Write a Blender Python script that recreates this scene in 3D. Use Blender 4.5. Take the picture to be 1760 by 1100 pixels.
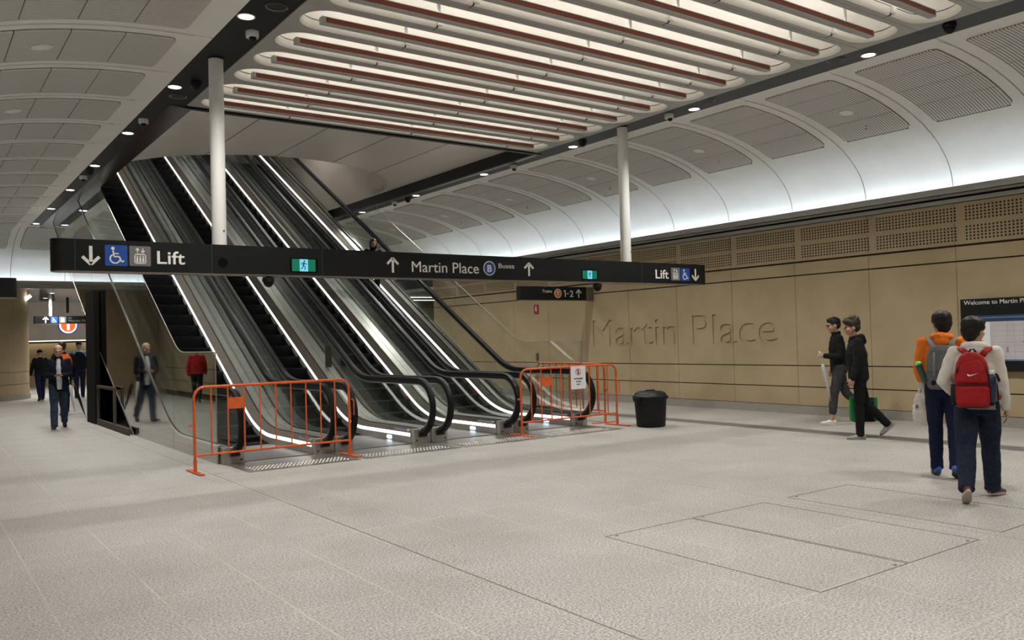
import bpy, bmesh, math, random
from mathutils import Vector, Matrix, Quaternion

for _o in list(bpy.data.objects):
    bpy.data.objects.remove(_o)
SC = bpy.context.scene
COL = SC.collection
PI = math.pi
rnd = random.Random(7)

# ------------------------------------------------------------------ camera, world, exposure
cam_d = bpy.data.cameras.new('camera')
cam = bpy.data.objects.new('camera', cam_d)
COL.objects.link(cam)
cam_d.sensor_fit = 'HORIZONTAL'
cam_d.sensor_width = 36.0
cam_d.lens = 36.0 * 1450.0 / 1760.0
cam_d.clip_start = 0.05
cam_d.clip_end = 300
_f = 1450.0
_vy = Vector((-167 - 880, -(610 - 550), -_f)).normalized()
_vx = Vector((2890 - 880, -(525 - 550), -_f))
_vx = (_vx - _vx.dot(_vy) * _vy).normalized()
_vz = _vx.cross(_vy)
_m = Matrix((_vx, _vy, _vz)).to_4x4()
cam.matrix_world = Matrix.Translation((0, 0, 1.65)) @ _m
SC.camera = cam

world = bpy.data.worlds.new('world')
SC.world = world
world.use_nodes = True
world.node_tree.nodes['Background'].inputs[0].default_value = (0.9, 0.92, 1.0, 1)
world.node_tree.nodes['Background'].inputs[1].default_value = 0.02

SC.view_settings.view_transform = 'Standard'
SC.view_settings.look = 'None'
SC.view_settings.gamma = 1
SC.view_settings.use_curve_mapping = False
SC.view_settings.exposure = 0.1
SC.cycles.transparent_max_bounces = 40

COVE_POWER = 15.0          # emission of the cool white strips hidden in the coves
TROUGH_POWER = 13.0        # emission of the strips on top of the ceiling light bars
DOWNLIGHT_W = 430.0         # watts of each recessed downlight

# ------------------------------------------------------------------ helpers
def new_bm():
    return bmesh.new()

def add_box(bm, x0, x1, y0, y1, z0, z1):
    vs = [bm.verts.new(p) for p in ((x0, y0, z0), (x1, y0, z0), (x1, y1, z0), (x0, y1, z0),
                                    (x0, y0, z1), (x1, y0, z1), (x1, y1, z1), (x0, y1, z1))]
    for f in ((0, 3, 2, 1), (4, 5, 6, 7), (0, 1, 5, 4), (1, 2, 6, 5), (2, 3, 7, 6), (3, 0, 4, 7)):
        bm.faces.new([vs[i] for i in f])
    return vs

def add_bevel_box(bm, x0, x1, y0, y1, z0, z1, r=0.01, seg=2):
    vs = add_box(bm, x0, x1, y0, y1, z0, z1)
    es = set()
    for v in vs:
        es.update(v.link_edges)
    bmesh.ops.bevel(bm, geom=list(es), offset=r, segments=seg, affect='EDGES', profile=0.5)

def frame_for(d, ref=None):
    d = d.normalized()
    if ref is None or abs(d.dot(ref)) > 0.98:
        ref = Vector((1, 0, 0)) if abs(d.x) < 0.9 else Vector((0, 1, 0))
    u = (ref - ref.dot(d) * d).normalized()
    return u, d.cross(u)

def add_loft(bm, secs, seg=12, ref=Vector((1, 0, 0)), caps=True, power=2.0):
    """secs: list of (center, ru, rv): elliptical rings square to the path, closed at both ends"""
    pts = [Vector(s[0]) for s in secs]
    rings = []
    n = len(pts)
    for i, s in enumerate(secs):
        if n == 1:
            d = Vector((0, 0, 1))
        elif i == 0:
            d = pts[1] - pts[0]
        elif i == n - 1:
            d = pts[-1] - pts[-2]
        else:
            d = (pts[i + 1] - pts[i]).normalized() + (pts[i] - pts[i - 1]).normalized()
        u, v = frame_for(d, ref)
        ring = []
        for k in range(seg):
            a = 2 * PI * k / seg
            ca, sa = math.cos(a), math.sin(a)
            if power != 2.0:
                ca = math.copysign(abs(ca) ** (2 / power), ca)
                sa = math.copysign(abs(sa) ** (2 / power), sa)
            ring.append(bm.verts.new(pts[i] + u * (s[1] * ca) + v * (s[2] * sa)))
        rings.append(ring)
    for a, b in zip(rings, rings[1:]):
        for k in range(seg):
            bm.faces.new((a[k], a[(k + 1) % seg], b[(k + 1) % seg], b[k]))
    if caps:
        bm.faces.new(rings[0][::-1])
        bm.faces.new(rings[-1])
    return rings

def add_tube(bm, pts, r, seg=8):
    add_loft(bm, [(p, r, r) for p in pts], seg)

def add_cyl(bm, p0, p1, r0, r1=None, seg=16):
    r1 = r0 if r1 is None else r1
    add_loft(bm, [(p0, r0, r0), (p1, r1, r1)], seg)

def add_ell(bm, c, rx, ry, rz, rot=None, sub=2):
    m = Matrix.Translation(Vector(c)) @ (rot.to_matrix().to_4x4() if rot else Matrix()) @ Matrix.Diagonal((rx, ry, rz, 1))
    bmesh.ops.create_icosphere(bm, subdivisions=sub, radius=1.0, matrix=m)

def add_lathe(bm, prof, c=(0, 0, 0), seg=32, axis='Z', closed=False):
    """prof: list of (radius, height)"""
    c = Vector(c)
    rings = []
    for r, h in prof:
        ring = []
        for k in range(seg):
            a = 2 * PI * k / seg
            if axis == 'Z':
                p = Vector((r * math.cos(a), r * math.sin(a), h))
            elif axis == 'Y':
                p = Vector((r * math.cos(a), h, r * math.sin(a)))
            else:
                p = Vector((h, r * math.cos(a), r * math.sin(a)))
            ring.append(bm.verts.new(c + p))
        rings.append(ring)
    for a, b in zip(rings, rings[1:]):
        for k in range(seg):
            bm.faces.new((a[k], a[(k + 1) % seg], b[(k + 1) % seg], b[k]))
    bm.faces.new(rings[0][::-1])
    bm.faces.new(rings[-1])

def add_prism(bm, poly, axis, a, b):
    """poly: 2D outline; axis 'X' -> poly is (y,z); 'Y' -> (x,z); 'Z' -> (x,y)"""
    def P(p, t):
        if axis == 'X':
            return (t, p[0], p[1])
        if axis == 'Y':
            return (p[0], t, p[1])
        return (p[0], p[1], t)
    va = [bm.verts.new(P(p, a)) for p in poly]
    vb = [bm.verts.new(P(p, b)) for p in poly]
    n = len(poly)
    bm.faces.new(va)
    bm.faces.new(vb[::-1])
    for i in range(n):
        bm.faces.new((va[i], vb[i], vb[(i + 1) % n], va[(i + 1) % n]))

def add_strip_prism(bm, low, high, axis, a, b):
    """closed slab between two polylines of equal length (handles concave outlines)"""
    def P(p, t):
        return (t, p[0], p[1]) if axis == 'X' else ((p[0], t, p[1]) if axis == 'Y' else (p[0], p[1], t))
    L0 = [bm.verts.new(P(p, a)) for p in low]
    H0 = [bm.verts.new(P(p, a)) for p in high]
    L1 = [bm.verts.new(P(p, b)) for p in low]
    H1 = [bm.verts.new(P(p, b)) for p in high]
    for i in range(len(low) - 1):
        bm.faces.new((L0[i], L0[i + 1], H0[i + 1], H0[i]))
        bm.faces.new((L1[i + 1], L1[i], H1[i], H1[i + 1]))
        bm.faces.new((L0[i + 1], L0[i], L1[i], L1[i + 1]))
        bm.faces.new((H0[i], H0[i + 1], H1[i + 1], H1[i]))
    bm.faces.new((L0[0], H0[0], H1[0], L1[0]))
    bm.faces.new((H0[-1], L0[-1], L1[-1], H1[-1]))

def parent_matrix(o):
    m = Matrix()
    chain = []
    while o is not None:
        chain.append(o)
        o = o.parent
    for p in reversed(chain):
        m = m @ Matrix.LocRotScale(p.location, p.rotation_euler, p.scale)
    return m

def obj(name, bm, mat, parent=None, smooth=False, world=True, label=None):
    """link a bmesh as ONE mesh object; world=True: the shape is given in world coordinates"""
    bmesh.ops.recalc_face_normals(bm, faces=bm.faces)
    me = bpy.data.meshes.new(name)
    if parent is not None and world:
        bm.transform(parent_matrix(parent).inverted())
    bm.to_mesh(me)
    bm.free()
    if smooth:
        for p in me.polygons:
            p.use_smooth = True
    if mat is not None:
        me.materials.append(mat)
    o = bpy.data.objects.new(name, me)
    COL.objects.link(o)
    if parent is not None:
        o.parent = parent
    if label:
        o['label'] = label
    return o

def smooth_by_angle(o, ang=40):
    me = o.data
    for p in me.polygons:
        p.use_smooth = True
    bm = bmesh.new()
    bm.from_mesh(me)
    for e in bm.edges:
        if len(e.link_faces) == 2 and e.calc_face_angle(0) > math.radians(ang):
            e.smooth = False
    bm.to_mesh(me)
    bm.free()
    return o

def tag(o, label, cat, group=None):
    o['label'] = label
    o['category'] = cat
    if group:
        o['group'] = group
    return o

def thing(name, label, cat, loc=(0, 0, 0), rotz=0.0, group=None):
    o = bpy.data.objects.new(name, None)
    o.empty_display_size = 0.1
    COL.objects.link(o)
    o.location = loc
    o.rotation_euler = (0, 0, rotz)
    return tag(o, label, cat, group)

def struct(name, bm, mat, smooth=False, parent=None):
    o = obj(name, bm, mat, parent, smooth)
    if parent is None:
        o['kind'] = 'structure'
    return o

def dup(root, loc=None, rotz=None, label=None, group=None):
    r = root.copy()
    COL.objects.link(r)
    if loc is not None:
        r.location = loc
    if rotz is not None:
        r.rotation_euler = (0, 0, rotz)
    if label:
        r['label'] = label
    if group:
        r['group'] = group
    for ch in list(root.children):
        c = ch.copy()
        COL.objects.link(c)
        c.parent = r
        for g in ch.children:
            d = g.copy()
            COL.objects.link(d)
            d.parent = c
    return r

# ------------------------------------------------------------------ materials
def srgb(r, g, b):
    def f(c):
        c /= 255.0
        return c / 12.92 if c <= 0.04045 else ((c + 0.055) / 1.055) ** 2.4
    return (f(r), f(g), f(b))

class NT:
    def __init__(self, name):
        self.m = bpy.data.materials.new(name)
        self.m.use_nodes = True
        self.t = self.m.node_tree
        self.b = self.t.nodes['Principled BSDF']
        self.out = self.t.nodes['Material Output']
    def n(self, kind, **kw):
        nd = self.t.nodes.new(kind)
        for k, v in kw.items():
            setattr(nd, k, v)
        return nd
    def l(self, a, b):
        self.t.links.new(a, b)
    def math(self, op, a, b=None, c=None):
        nd = self.n('ShaderNodeMath', operation=op)
        for i, x in enumerate((a, b, c)):
            if x is None:
                continue
            if isinstance(x, (int, float)):
                nd.inputs[i].default_value = x
            else:
                self.l(x, nd.inputs[i])
        return nd.outputs[0]
    def mix(self, fac, a, b):
        nd = self.n('ShaderNodeMix', data_type='RGBA')
        for s, x in ((nd.inputs[0], fac), (nd.inputs[6], a), (nd.inputs[7], b)):
            if isinstance(x, (int, float)):
                s.default_value = x
            elif isinstance(x, tuple):
                s.default_value = (*x, 1) if len(x) == 3 else x
            else:
                self.l(x, s)
        return nd.outputs[2]
    def coord(self, kind='Object'):
        return self.n('ShaderNodeTexCoord').outputs[kind]
    def noise(self, vec, scale, detail=3, rough=0.5):
        nd = self.n('ShaderNodeTexNoise')
        nd.inputs['Scale'].default_value = scale
        nd.inputs['Detail'].default_value = detail
        nd.inputs['Roughness'].default_value = rough
        self.l(vec, nd.inputs['Vector'])
        return nd.outputs['Fac']
    def ramp(self, fac, stops):
        nd = self.n('ShaderNodeValToRGB')
        e = nd.color_ramp.elements
        while len(e) < len(stops):
            e.new(0.5)
        for el, (p, c) in zip(e, stops):
            el.position = p
            el.color = (*c, 1)
        self.l(fac, nd.inputs[0])
        return nd.outputs[0]
    def bump(self, h, strength=0.2, dist=0.01):
        nd = self.n('ShaderNodeBump')
        nd.inputs['Strength'].default_value = strength
        nd.inputs['Distance'].default_value = dist
        self.l(h, nd.inputs['Height'])
        self.l(nd.outputs[0], self.b.inputs['Normal'])
    def color(self, c):
        if isinstance(c, tuple):
            self.b.inputs['Base Color'].default_value = (*c, 1)
        else:
            self.l(c, self.b.inputs['Base Color'])
    def setp(self, rough=0.5, metal=0.0, spec=0.5):
        self.b.inputs['Roughness'].default_value = rough
        self.b.inputs['Metallic'].default_value = metal
        self.b.inputs['Specular IOR Level'].default_value = spec

def plain(name, col, rough=0.5, metal=0.0, spec=0.5, var=0.06, scale=6.0, bump=0.0, bscale=40.0):
    """a procedural material: base colour with slight noise variation, optional fine bump"""
    t = NT(name)
    t.setp(rough, metal, spec)
    co = t.coord()
    f = t.noise(co, scale, 3)
    lo = tuple(c * (1 - var) for c in col)
    hi = tuple(min(1, c * (1 + var)) for c in col)
    t.color(t.ramp(f, [(0.3, lo), (0.7, hi)]))
    if bump:
        t.bump(t.noise(co, bscale, 3), bump, 0.01)
    return t.m

def emit(name, col, strength):
    t = NT(name)
    e = t.n('ShaderNodeEmission')
    e.inputs[0].default_value = (*col, 1)
    e.inputs[1].default_value = strength
    t.l(e.outputs[0], t.out.inputs[0])
    return t.m

def glass_mat(name, tint=(0.86, 0.92, 0.90), rough=0.0, refl=1.0, haze=0.0):
    t = NT(name)
    tr = t.n('ShaderNodeBsdfTransparent')
    tr.inputs[0].default_value = (*tint, 1)
    gl = t.n('ShaderNodeBsdfGlossy')
    gl.inputs['Roughness'].default_value = rough
    gl.inputs['Color'].default_value = (0.95, 1, 0.98, 1)
    ge = t.n('ShaderNodeNewGeometry')
    dt = t.n('ShaderNodeVectorMath', operation='DOT_PRODUCT')
    t.l(ge.outputs['Incoming'], dt.inputs[0]); t.l(ge.outputs['Normal'], dt.inputs[1])
    c = t.math('SUBTRACT', 1.0, t.math('ABSOLUTE', dt.outputs['Value']))
    fac = t.math('ADD', t.math('MULTIPLY', t.math('POWER', c, 5.0), 0.96), 0.04)
    fac = t.math('MULTIPLY', fac, refl)
    fac = t.math('MINIMUM', fac, 1.0)
    mx = t.n('ShaderNodeMixShader')
    t.l(fac, mx.inputs[0])
    t.l(tr.outputs[0], mx.inputs[1])
    t.l(gl.outputs[0], mx.inputs[2])
    t.l(mx.outputs[0], t.out.inputs[0])
    return t.m

M = {}
# granite floor: speckle, faint pale tile joints, darker construction joints
t = NT('granite_floor')
co = t.coord()
sep = t.n('ShaderNodeSeparateXYZ'); t.l(co, sep.inputs[0])
X, Y = sep.outputs[0], sep.outputs[1]
n1 = t.noise(co, 62.0, 4, 0.75)
n2 = t.noise(co, 1.1, 4, 0.6)
n3 = t.noise(co, 30.0, 3, 0.6)
c1 = t.ramp(n1, [(0.38, (0.17, 0.165, 0.155)), (0.5, (0.375, 0.367, 0.345)), (0.61, (0.60, 0.59, 0.56))])
c2 = t.ramp(n2, [(0.32, (0.86, 0.85, 0.835)), (0.66, (1.02, 1.02, 1.02))])
mul = t.n('ShaderNodeMix', data_type='RGBA', blend_type='MULTIPLY')
mul.inputs[0].default_value = 1.0
t.l(c1, mul.inputs[6]); t.l(c2, mul.inputs[7])
def joint(v, pitch, off, w):
    a = t.math('ADD', v, -off)
    a = t.math('DIVIDE', a, pitch)
    a = t.math('FRACT', a)
    a = t.math('SUBTRACT', a, 0.5)
    a = t.math('ABSOLUTE', a)
    return t.math('GREATER_THAN', a, 0.5 - w / pitch / 2)
def line(v, at, w):
    a = t.math('SUBTRACT', v, at)
    a = t.math('ABSOLUTE', a)
    return t.math('LESS_THAN', a, w / 2)
j = t.math('MAXIMUM', joint(X, 0.6125, 0.135, 0.008), joint(Y, 0.9, 0.53, 0.008))
jn = t.math('MULTIPLY', j, t.ramp(t.noise(co, 0.7, 2), [(0.38, (0, 0, 0)), (0.56, (0.8, 0.8, 0.8))]))
c3 = t.mix(jn, mul.outputs[2], (0.58, 0.55, 0.47))
dj = t.math('MAXIMUM', line(X, 3.22, 0.014), line(Y, 10.43, 0.010))
dj = t.math('MAXIMUM', dj, line(X, 6.92, 0.008))
dj = t.math('MAXIMUM', dj, line(X, 10.66, 0.008))
c4 = t.mix(dj, c3, (0.13, 0.125, 0.11))
band = line(X, 11.95, 0.42)
c5 = t.mix(band, c4, t.ramp(n1, [(0.3, (0.09, 0.09, 0.09)), (0.7, (0.17, 0.17, 0.17))]))
t.color(c5)
t.setp(0.42, 0, 0.35)
t.bump(n1, 0.12, 0.003)
M['floor'] = t.m

# beige stone wall cladding; the upper panels carry two bands of round perforations
def stone(name, perforated=False, shade=1.0):
    t = NT(name)
    co = t.coord()
    n = t.noise(co, 1.3, 4, 0.55)
    nf = t.noise(co, 160.0, 3, 0.6)
    a = tuple(c * shade for c in (0.335, 0.262, 0.158))
    b = tuple(c * shade for c in (0.405, 0.320, 0.198))
    col = t.ramp(n, [(0.3, a), (0.7, b)])
    col2 = t.ramp(nf, [(0.3, (0.9, 0.9, 0.9)), (0.7, (1.05, 1.05, 1.05))])
    mu = t.n('ShaderNodeMix', data_type='RGBA', blend_type='MULTIPLY')
    mu.inputs[0].default_value = 1.0
    t.l(col, mu.inputs[6]); t.l(col2, mu.inputs[7])
    col = mu.outputs[2]
    if perforated:
        sp = t.n('ShaderNodeSeparateXYZ'); t.l(co, sp.inputs[0])
        horiz = t.math('ADD', sp.outputs[0], sp.outputs[1])
        p = 1.575 / 26
        u = t.math('ADD', horiz, -7.06)
        pu = t.math('FRACT', t.math('DIVIDE', u, 1.575))
        cell = t.math('FRACT', t.math('MULTIPLY', pu, 26.0))
        du = t.math('MULTIPLY', t.math('SUBTRACT', cell, 0.5), p)
        zr = 0.052
        out = None
        for z0 in (3.075, 3.405):
            v = t.math('DIVIDE', t.math('SUBTRACT', sp.outputs[2], z0 - zr / 2), zr)
            dv = t.math('MULTIPLY', t.math('SUBTRACT', t.math('FRACT', v), 0.5), zr)
            d = t.math('SQRT', t.math('ADD', t.math('MULTIPLY', du, du), t.math('MULTIPLY', dv, dv)))
            h = t.math('LESS_THAN', d, 0.0165)
            h = t.math('MULTIPLY', h, t.math('GREATER_THAN', v, 0.0))
            h = t.math('MULTIPLY', h, t.math('LESS_THAN', v, 5.0))
            out = h if out is None else t.math('MAXIMUM', out, h)
        ed = t.math('MULTIPLY', t.math('GREATER_THAN', pu, 1 / 26), t.math('LESS_THAN', pu, 25 / 26))
        out = t.math('MULTIPLY', out, ed)
        col = t.mix(out, col, (0.02, 0.015, 0.01))
    t.color(col)
    t.setp(0.75, 0, 0.25)
    t.bump(nf, 0.05, 0.002)
    return t.m
M['stone'] = stone('beige_stone')
M['stone_perf'] = stone('beige_stone_perforated', True)

# pale vault lining and its ribbed acoustic inset panels (fine slats running down the curve)
M['vault'] = plain('vault_plaster', (0.72, 0.71, 0.675), 0.6, spec=0.3, var=0.03, scale=2.0)
def slats(name, axis, shade=1.0):
    t = NT(name)
    co = t.coord()
    sp = t.n('ShaderNodeSeparateXYZ'); t.l(co, sp.inputs[0])
    f = t.math('FRACT', t.math('MULTIPLY', sp.outputs[axis], 22.222))
    tri = t.math('ABSOLUTE', t.math('SUBTRACT', f, 0.5))
    g = t.math('GREATER_THAN', tri, 0.27)
    t.color(t.mix(g, tuple(c * shade for c in (0.64, 0.63, 0.60)), tuple(c * shade for c in (0.25, 0.245, 0.23))))
    t.setp(0.6, 0, 0.25)
    t.bump(tri, 0.3, 0.01)
    return t.m
M['slats'] = slats('ribbed_acoustic_panel', 1)
M['slats_x'] = slats('ribbed_acoustic_panel_across', 0)
M['panel_grey'] = plain('grey_metal_panel', (0.36, 0.355, 0.33), 0.45, spec=0.4, var=0.03)
M['white_refl'] = plain('white_reflector', (0.78, 0.755, 0.70), 0.55, spec=0.3, var=0.02)
M['black_strip'] = plain('black_ceiling_strip', (0.016, 0.015, 0.014), 0.45, spec=0.2, var=0.1)
M['dark_grey_strip'] = plain('charcoal_ceiling_strip', (0.036, 0.037, 0.037), 0.5, spec=0.2, var=0.08)
M['brown_gloss'] = plain('dark_brown_glossy_edge', (0.05, 0.036, 0.028), 0.22, spec=0.6, var=0.1)
M['black'] = plain('black_paint', (0.012, 0.012, 0.012), 0.45, spec=0.4)
M['void_black'] = plain('matt_black', (0.006, 0.006, 0.006), 0.8, spec=0.1)
M['soffit'] = plain('grey_brown_soffit', (0.78, 0.73, 0.68), 0.35, spec=0.5, var=0.05, scale=0.8)
M['shaft'] = plain('brown_stone_shaft', (0.42, 0.37, 0.32), 0.55, spec=0.3, var=0.08, scale=0.9)
M['white_post'] = plain('white_painted_steel', (0.62, 0.62, 0.60), 0.4, spec=0.4, var=0.02)
M['concrete'] = plain('grey_skirting', (0.27, 0.25, 0.22), 0.6, spec=0.3, var=0.18, scale=60.0, bump=0.1)
M['steel'] = plain('brushed_stainless', (0.38, 0.37, 0.35), 0.42, 0.55, var=0.06, scale=14)
M['steel_dark'] = plain('dark_stainless', (0.16, 0.155, 0.15), 0.36, 0.9, var=0.06, scale=10)
M['steel_brown'] = plain('bronze_grey_deck', (0.085, 0.073, 0.060), 0.6, 0.0, spec=0.12, var=0.05)
M['chrome'] = plain('polished_steel', (0.72, 0.72, 0.70), 0.14, 1.0, var=0.02)
t = NT('mirror_cladding')
t.color((0.45, 0.435, 0.405)); t.setp(0.05, 1.0)
t.bump(t.noise(t.coord(), 1.6, 2), 0.055, 0.02)
M['mirror'] = t.m
M['rubber'] = plain('black_rubber', (0.006, 0.006, 0.007), 0.45, spec=0.2)
M['step'] = plain('black_step', (0.008, 0.008, 0.009), 0.55, spec=0.15, var=0.3, scale=20)
M['glass'] = glass_mat('clear_glass', (0.955, 0.97, 0.96))
M['screen_glass'] = glass_mat('dark_reflective_glass', (0.70, 0.72, 0.70), 0.0, 1.6)
M['skirt_led'] = emit('escalator_skirt_light', (1.0, 0.93, 0.88), 2.6)
M['sign_led'] = emit('blue_white_direction_light', (0.62, 0.78, 1.0), 5.0)
M['cove_led'] = emit('cove_strip_light', (0.80, 0.90, 1.0), COVE_POWER)
M['warm_led'] = emit('warm_cove_light', (1.0, 0.86, 0.62), 3.0)
M['trough_led'] = emit('light_bar_strip', (1.0, 0.95, 0.90), TROUGH_POWER)
M['lamp'] = emit('downlight_lens', (1.0, 0.98, 0.94), 9.0)
M['tube'] = emit('tube_light', (1.0, 0.97, 0.9), 4.0)
M['red_insert'] = plain('oxide_red_insert', (0.17, 0.042, 0.026), 0.55, spec=0.3)
M['orange_paint'] = plain('orange_painted_steel', (0.62, 0.11, 0.025), 0.42, spec=0.4, var=0.12, scale=12)
M['sign_black'] = plain('sign_black', (0.009, 0.010, 0.010), 0.38, spec=0.25)
M['sign_edge'] = plain('sign_brown_underside', (0.17, 0.145, 0.12), 0.4, 0.3)
M['sign_white'] = plain('sign_white', (0.68, 0.67, 0.64), 0.5, var=0.01)
M['sign_blue'] = plain('sign_blue', (0.012, 0.062, 0.30), 0.4, var=0.03)
M['sign_grey'] = plain('sign_grey', (0.13, 0.13, 0.13), 0.45, var=0.03)
M['sign_orange'] = plain('sign_orange', (0.50, 0.15, 0.03), 0.45, var=0.03)
M['sign_lens'] = plain('dark_speaker_mesh', (0.004, 0.004, 0.004), 0.8, spec=0.05)
M['teal'] = plain('teal_joint', (0.01, 0.05, 0.055), 0.4)
M['exit_green'] = emit('exit_sign_green', (0.02, 0.24, 0.14), 0.65)
M['exit_white'] = emit('exit_sign_panel', (0.22, 0.70, 0.92), 0.9)
M['exit_dark'] = plain('exit_sign_figure', (0.01, 0.10, 0.16), 0.5)
M['bin'] = plain('black_plastic', (0.007, 0.007, 0.007), 0.5, spec=0.25, var=0.2)
M['paper'] = plain('white_paper', (0.72, 0.72, 0.74), 0.7, var=0.02)
M['ink'] = plain('black_ink', (0.03, 0.03, 0.03), 0.7)
M['red_ink'] = plain('red_ink', (0.5, 0.05, 0.06), 0.6)
M['red_sign'] = plain('red_sign', (0.35, 0.02, 0.03), 0.5)
M['tac_plate'] = plain('grey_tactile_plate', (0.24, 0.23, 0.215), 0.28, 0.6, var=0.05)
M['hatch_frame'] = plain('dark_brass_frame', (0.10, 0.085, 0.065), 0.5, 0.4)
M['logo_blue'] = emit('lit_blue_rim', (0.02, 0.05, 0.45), 0.6)
M['logo_white'] = emit('lit_white', (1.0, 0.95, 0.95), 1.2)
M['logo_orange'] = emit('lit_orange', (1.0, 0.16, 0.03), 1.1)
M['map_paper'] = plain('map_paper', (0.50, 0.47, 0.49), 0.4, var=0.06, scale=5)
M['map_blue'] = plain('map_light_blue', (0.10, 0.20, 0.32), 0.4)
M['map_navy'] = plain('map_dark_blue', (0.02, 0.045, 0.10), 0.4)
M['map_navy2'] = plain('map_block_blue', (0.20, 0.24, 0.32), 0.4)
M['map_grey'] = plain('map_line_grey', (0.34, 0.33, 0.36), 0.5)
M['stud'] = plain('steel_studs', (0.50, 0.49, 0.46), 0.45, 0.6, var=0.05)
M['skin'] = plain('skin', (0.42, 0.235, 0.155), 0.5, spec=0.35, var=0.05)
M['eye'] = plain('dark_eye', (0.03, 0.02, 0.015), 0.2)
M['lips'] = plain('lips', (0.34, 0.13, 0.10), 0.5)
M['hair_black'] = plain('black_hair', (0.010, 0.008, 0.007), 0.55, spec=0.25, var=0.4, scale=60)
M['hair_brown'] = plain('brown_hair', (0.028, 0.019, 0.013), 0.55, spec=0.3, var=0.4, scale=60)
M['hair_auburn'] = plain('auburn_hair', (0.06, 0.028, 0.015), 0.55, spec=0.3, var=0.4, scale=60)
M['hair_white'] = plain('white_hair', (0.42, 0.34, 0.28), 0.6, spec=0.3, var=0.2, scale=60)
def cloth(name, col, var=0.15, rough=0.85):
    return plain(name, col, rough, spec=0.15, var=var, scale=26, bump=0.25, bscale=220)
M['cream_cloth'] = cloth('cream_cotton', (0.62, 0.59, 0.54), 0.06)
M['grey_cloth'] = cloth('grey_cotton', (0.20, 0.20, 0.20), 0.1)
M['orange_cloth'] = cloth('orange_cotton', (0.72, 0.17, 0.02), 0.08)
M['orange_vest'] = cloth('orange_vest', (0.70, 0.13, 0.03), 0.08)
M['dark_denim'] = cloth('dark_denim', (0.014, 0.020, 0.036), 0.35)
M['denim'] = cloth('blue_denim', (0.030, 0.045, 0.075), 0.4)
M['navy_cloth'] = cloth('navy_cloth', (0.010, 0.014, 0.042), 0.2)
M['dark_navy_cloth'] = cloth('dark_navy_cloth', (0.007, 0.009, 0.016), 0.2)
M['black_cloth'] = cloth('black_cloth', (0.008, 0.009, 0.009), 0.3)
M['charcoal_cloth'] = cloth('charcoal_cloth', (0.045, 0.043, 0.045), 0.2)
M['light_blue_cloth'] = cloth('light_blue_cloth', (0.24, 0.34, 0.48), 0.06)
M['pale_shirt'] = cloth('pale_shirt', (0.48, 0.50, 0.54), 0.06)
M['rust_cloth'] = cloth('rust_cloth', (0.30, 0.07, 0.035), 0.1)
M['red_cloth'] = cloth('red_cloth', (0.34, 0.015, 0.015), 0.1)
M['red_nylon'] = cloth('red_nylon', (0.30, 0.012, 0.014), 0.14, 0.6)
M['black_nylon'] = cloth('black_nylon', (0.012, 0.011, 0.014), 0.2, 0.6)
M['green_nylon'] = cloth('green_nylon', (0.012, 0.17, 0.045), 0.1, 0.6)
M['grey_canvas'] = cloth('grey_canvas', (0.125, 0.13, 0.135), 0.12)
M['white_film'] = plain('white_plastic_film', (0.60, 0.57, 0.52), 0.35, spec=0.5, var=0.05)
M['pale_film'] = plain('pale_umbrella_film', (0.46, 0.46, 0.48), 0.35, spec=0.5, var=0.05)
M['white_print'] = plain('white_print', (0.75, 0.72, 0.70), 0.6, var=0.02)
M['navy_plastic'] = plain('navy_plastic', (0.012, 0.014, 0.05), 0.35)
M['mint_plastic'] = plain('mint_plastic', (0.50, 0.62, 0.55), 0.4)
M['dark_green_plastic'] = plain('dark_green_plastic', (0.03, 0.055, 0.045), 0.3)
M['bright_green_plastic'] = plain('bright_green_plastic', (0.13, 0.62, 0.10), 0.4)
M['maroon_shoe'] = plain('maroon_shoe', (0.085, 0.022, 0.018), 0.6, var=0.2)
M['blue_shoe'] = plain('blue_shoe', (0.012, 0.085, 0.42), 0.5)
M['grey_shoe'] = plain('grey_shoe', (0.22, 0.21, 0.20), 0.6)
M['white_shoe'] = plain('white_shoe', (0.60, 0.57, 0.53), 0.6)
M['black_shoe'] = plain('black_shoe', (0.012, 0.012, 0.013), 0.5)
M['pale_sole'] = plain('pale_sole', (0.40, 0.34, 0.29), 0.7)
M['dark_sole'] = plain('dark_sole', (0.02, 0.02, 0.022), 0.6)
M['groove'] = plain('dark_stone_groove', (0.09, 0.065, 0.036), 0.8, spec=0.1)
# ------------------------------------------------------------------ text and pictogram helpers
def text_curve(string, extrude=0.0):
    cu = bpy.data.curves.new('lettering', 'FONT')
    cu.body = string
    cu.size = 1.0
    cu.extrude = extrude
    cu.resolution_u = 4
    return cu

def text_mesh(string, weight=0.0):
    cu = text_curve(string, 0.004)
    cu.offset = weight
    o = bpy.data.objects.new('lettering', cu)
    COL.objects.link(o)
    bpy.context.view_layer.update()
    dg = bpy.context.evaluated_depsgraph_get()
    me = bpy.data.meshes.new_from_object(o.evaluated_get(dg))
    bpy.data.objects.remove(o)
    bpy.data.curves.remove(cu)
    return me

def text(name, string, mat, parent, origin, xdir, ydir, height, width=None, weight=0.012, align='L'):
    """flat lettering: origin = left end of the baseline, height = capital height in metres"""
    me = text_mesh(string, weight)
    xs = [v.co.x for v in me.vertices]
    x0, x1 = min(xs), max(xs)
    sy = height / 0.73
    sx = sy * 0.93 if width is None else width / (x1 - x0)
    xd, yd = Vector(xdir), Vector(ydir)
    zd = xd.cross(yd)
    off = 0.0 if align == 'L' else (-(x1 - x0) * sx / 2)
    bm = bmesh.new()
    bm.from_mesh(me)
    bpy.data.meshes.remove(me)
    for v in bm.verts:
        v.co = Vector(origin) + xd * ((v.co.x - x0) * sx + off) + yd * (v.co.y * sy) + zd * (v.co.z * 0.6)
    return obj(name, bm, mat, parent)

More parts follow.
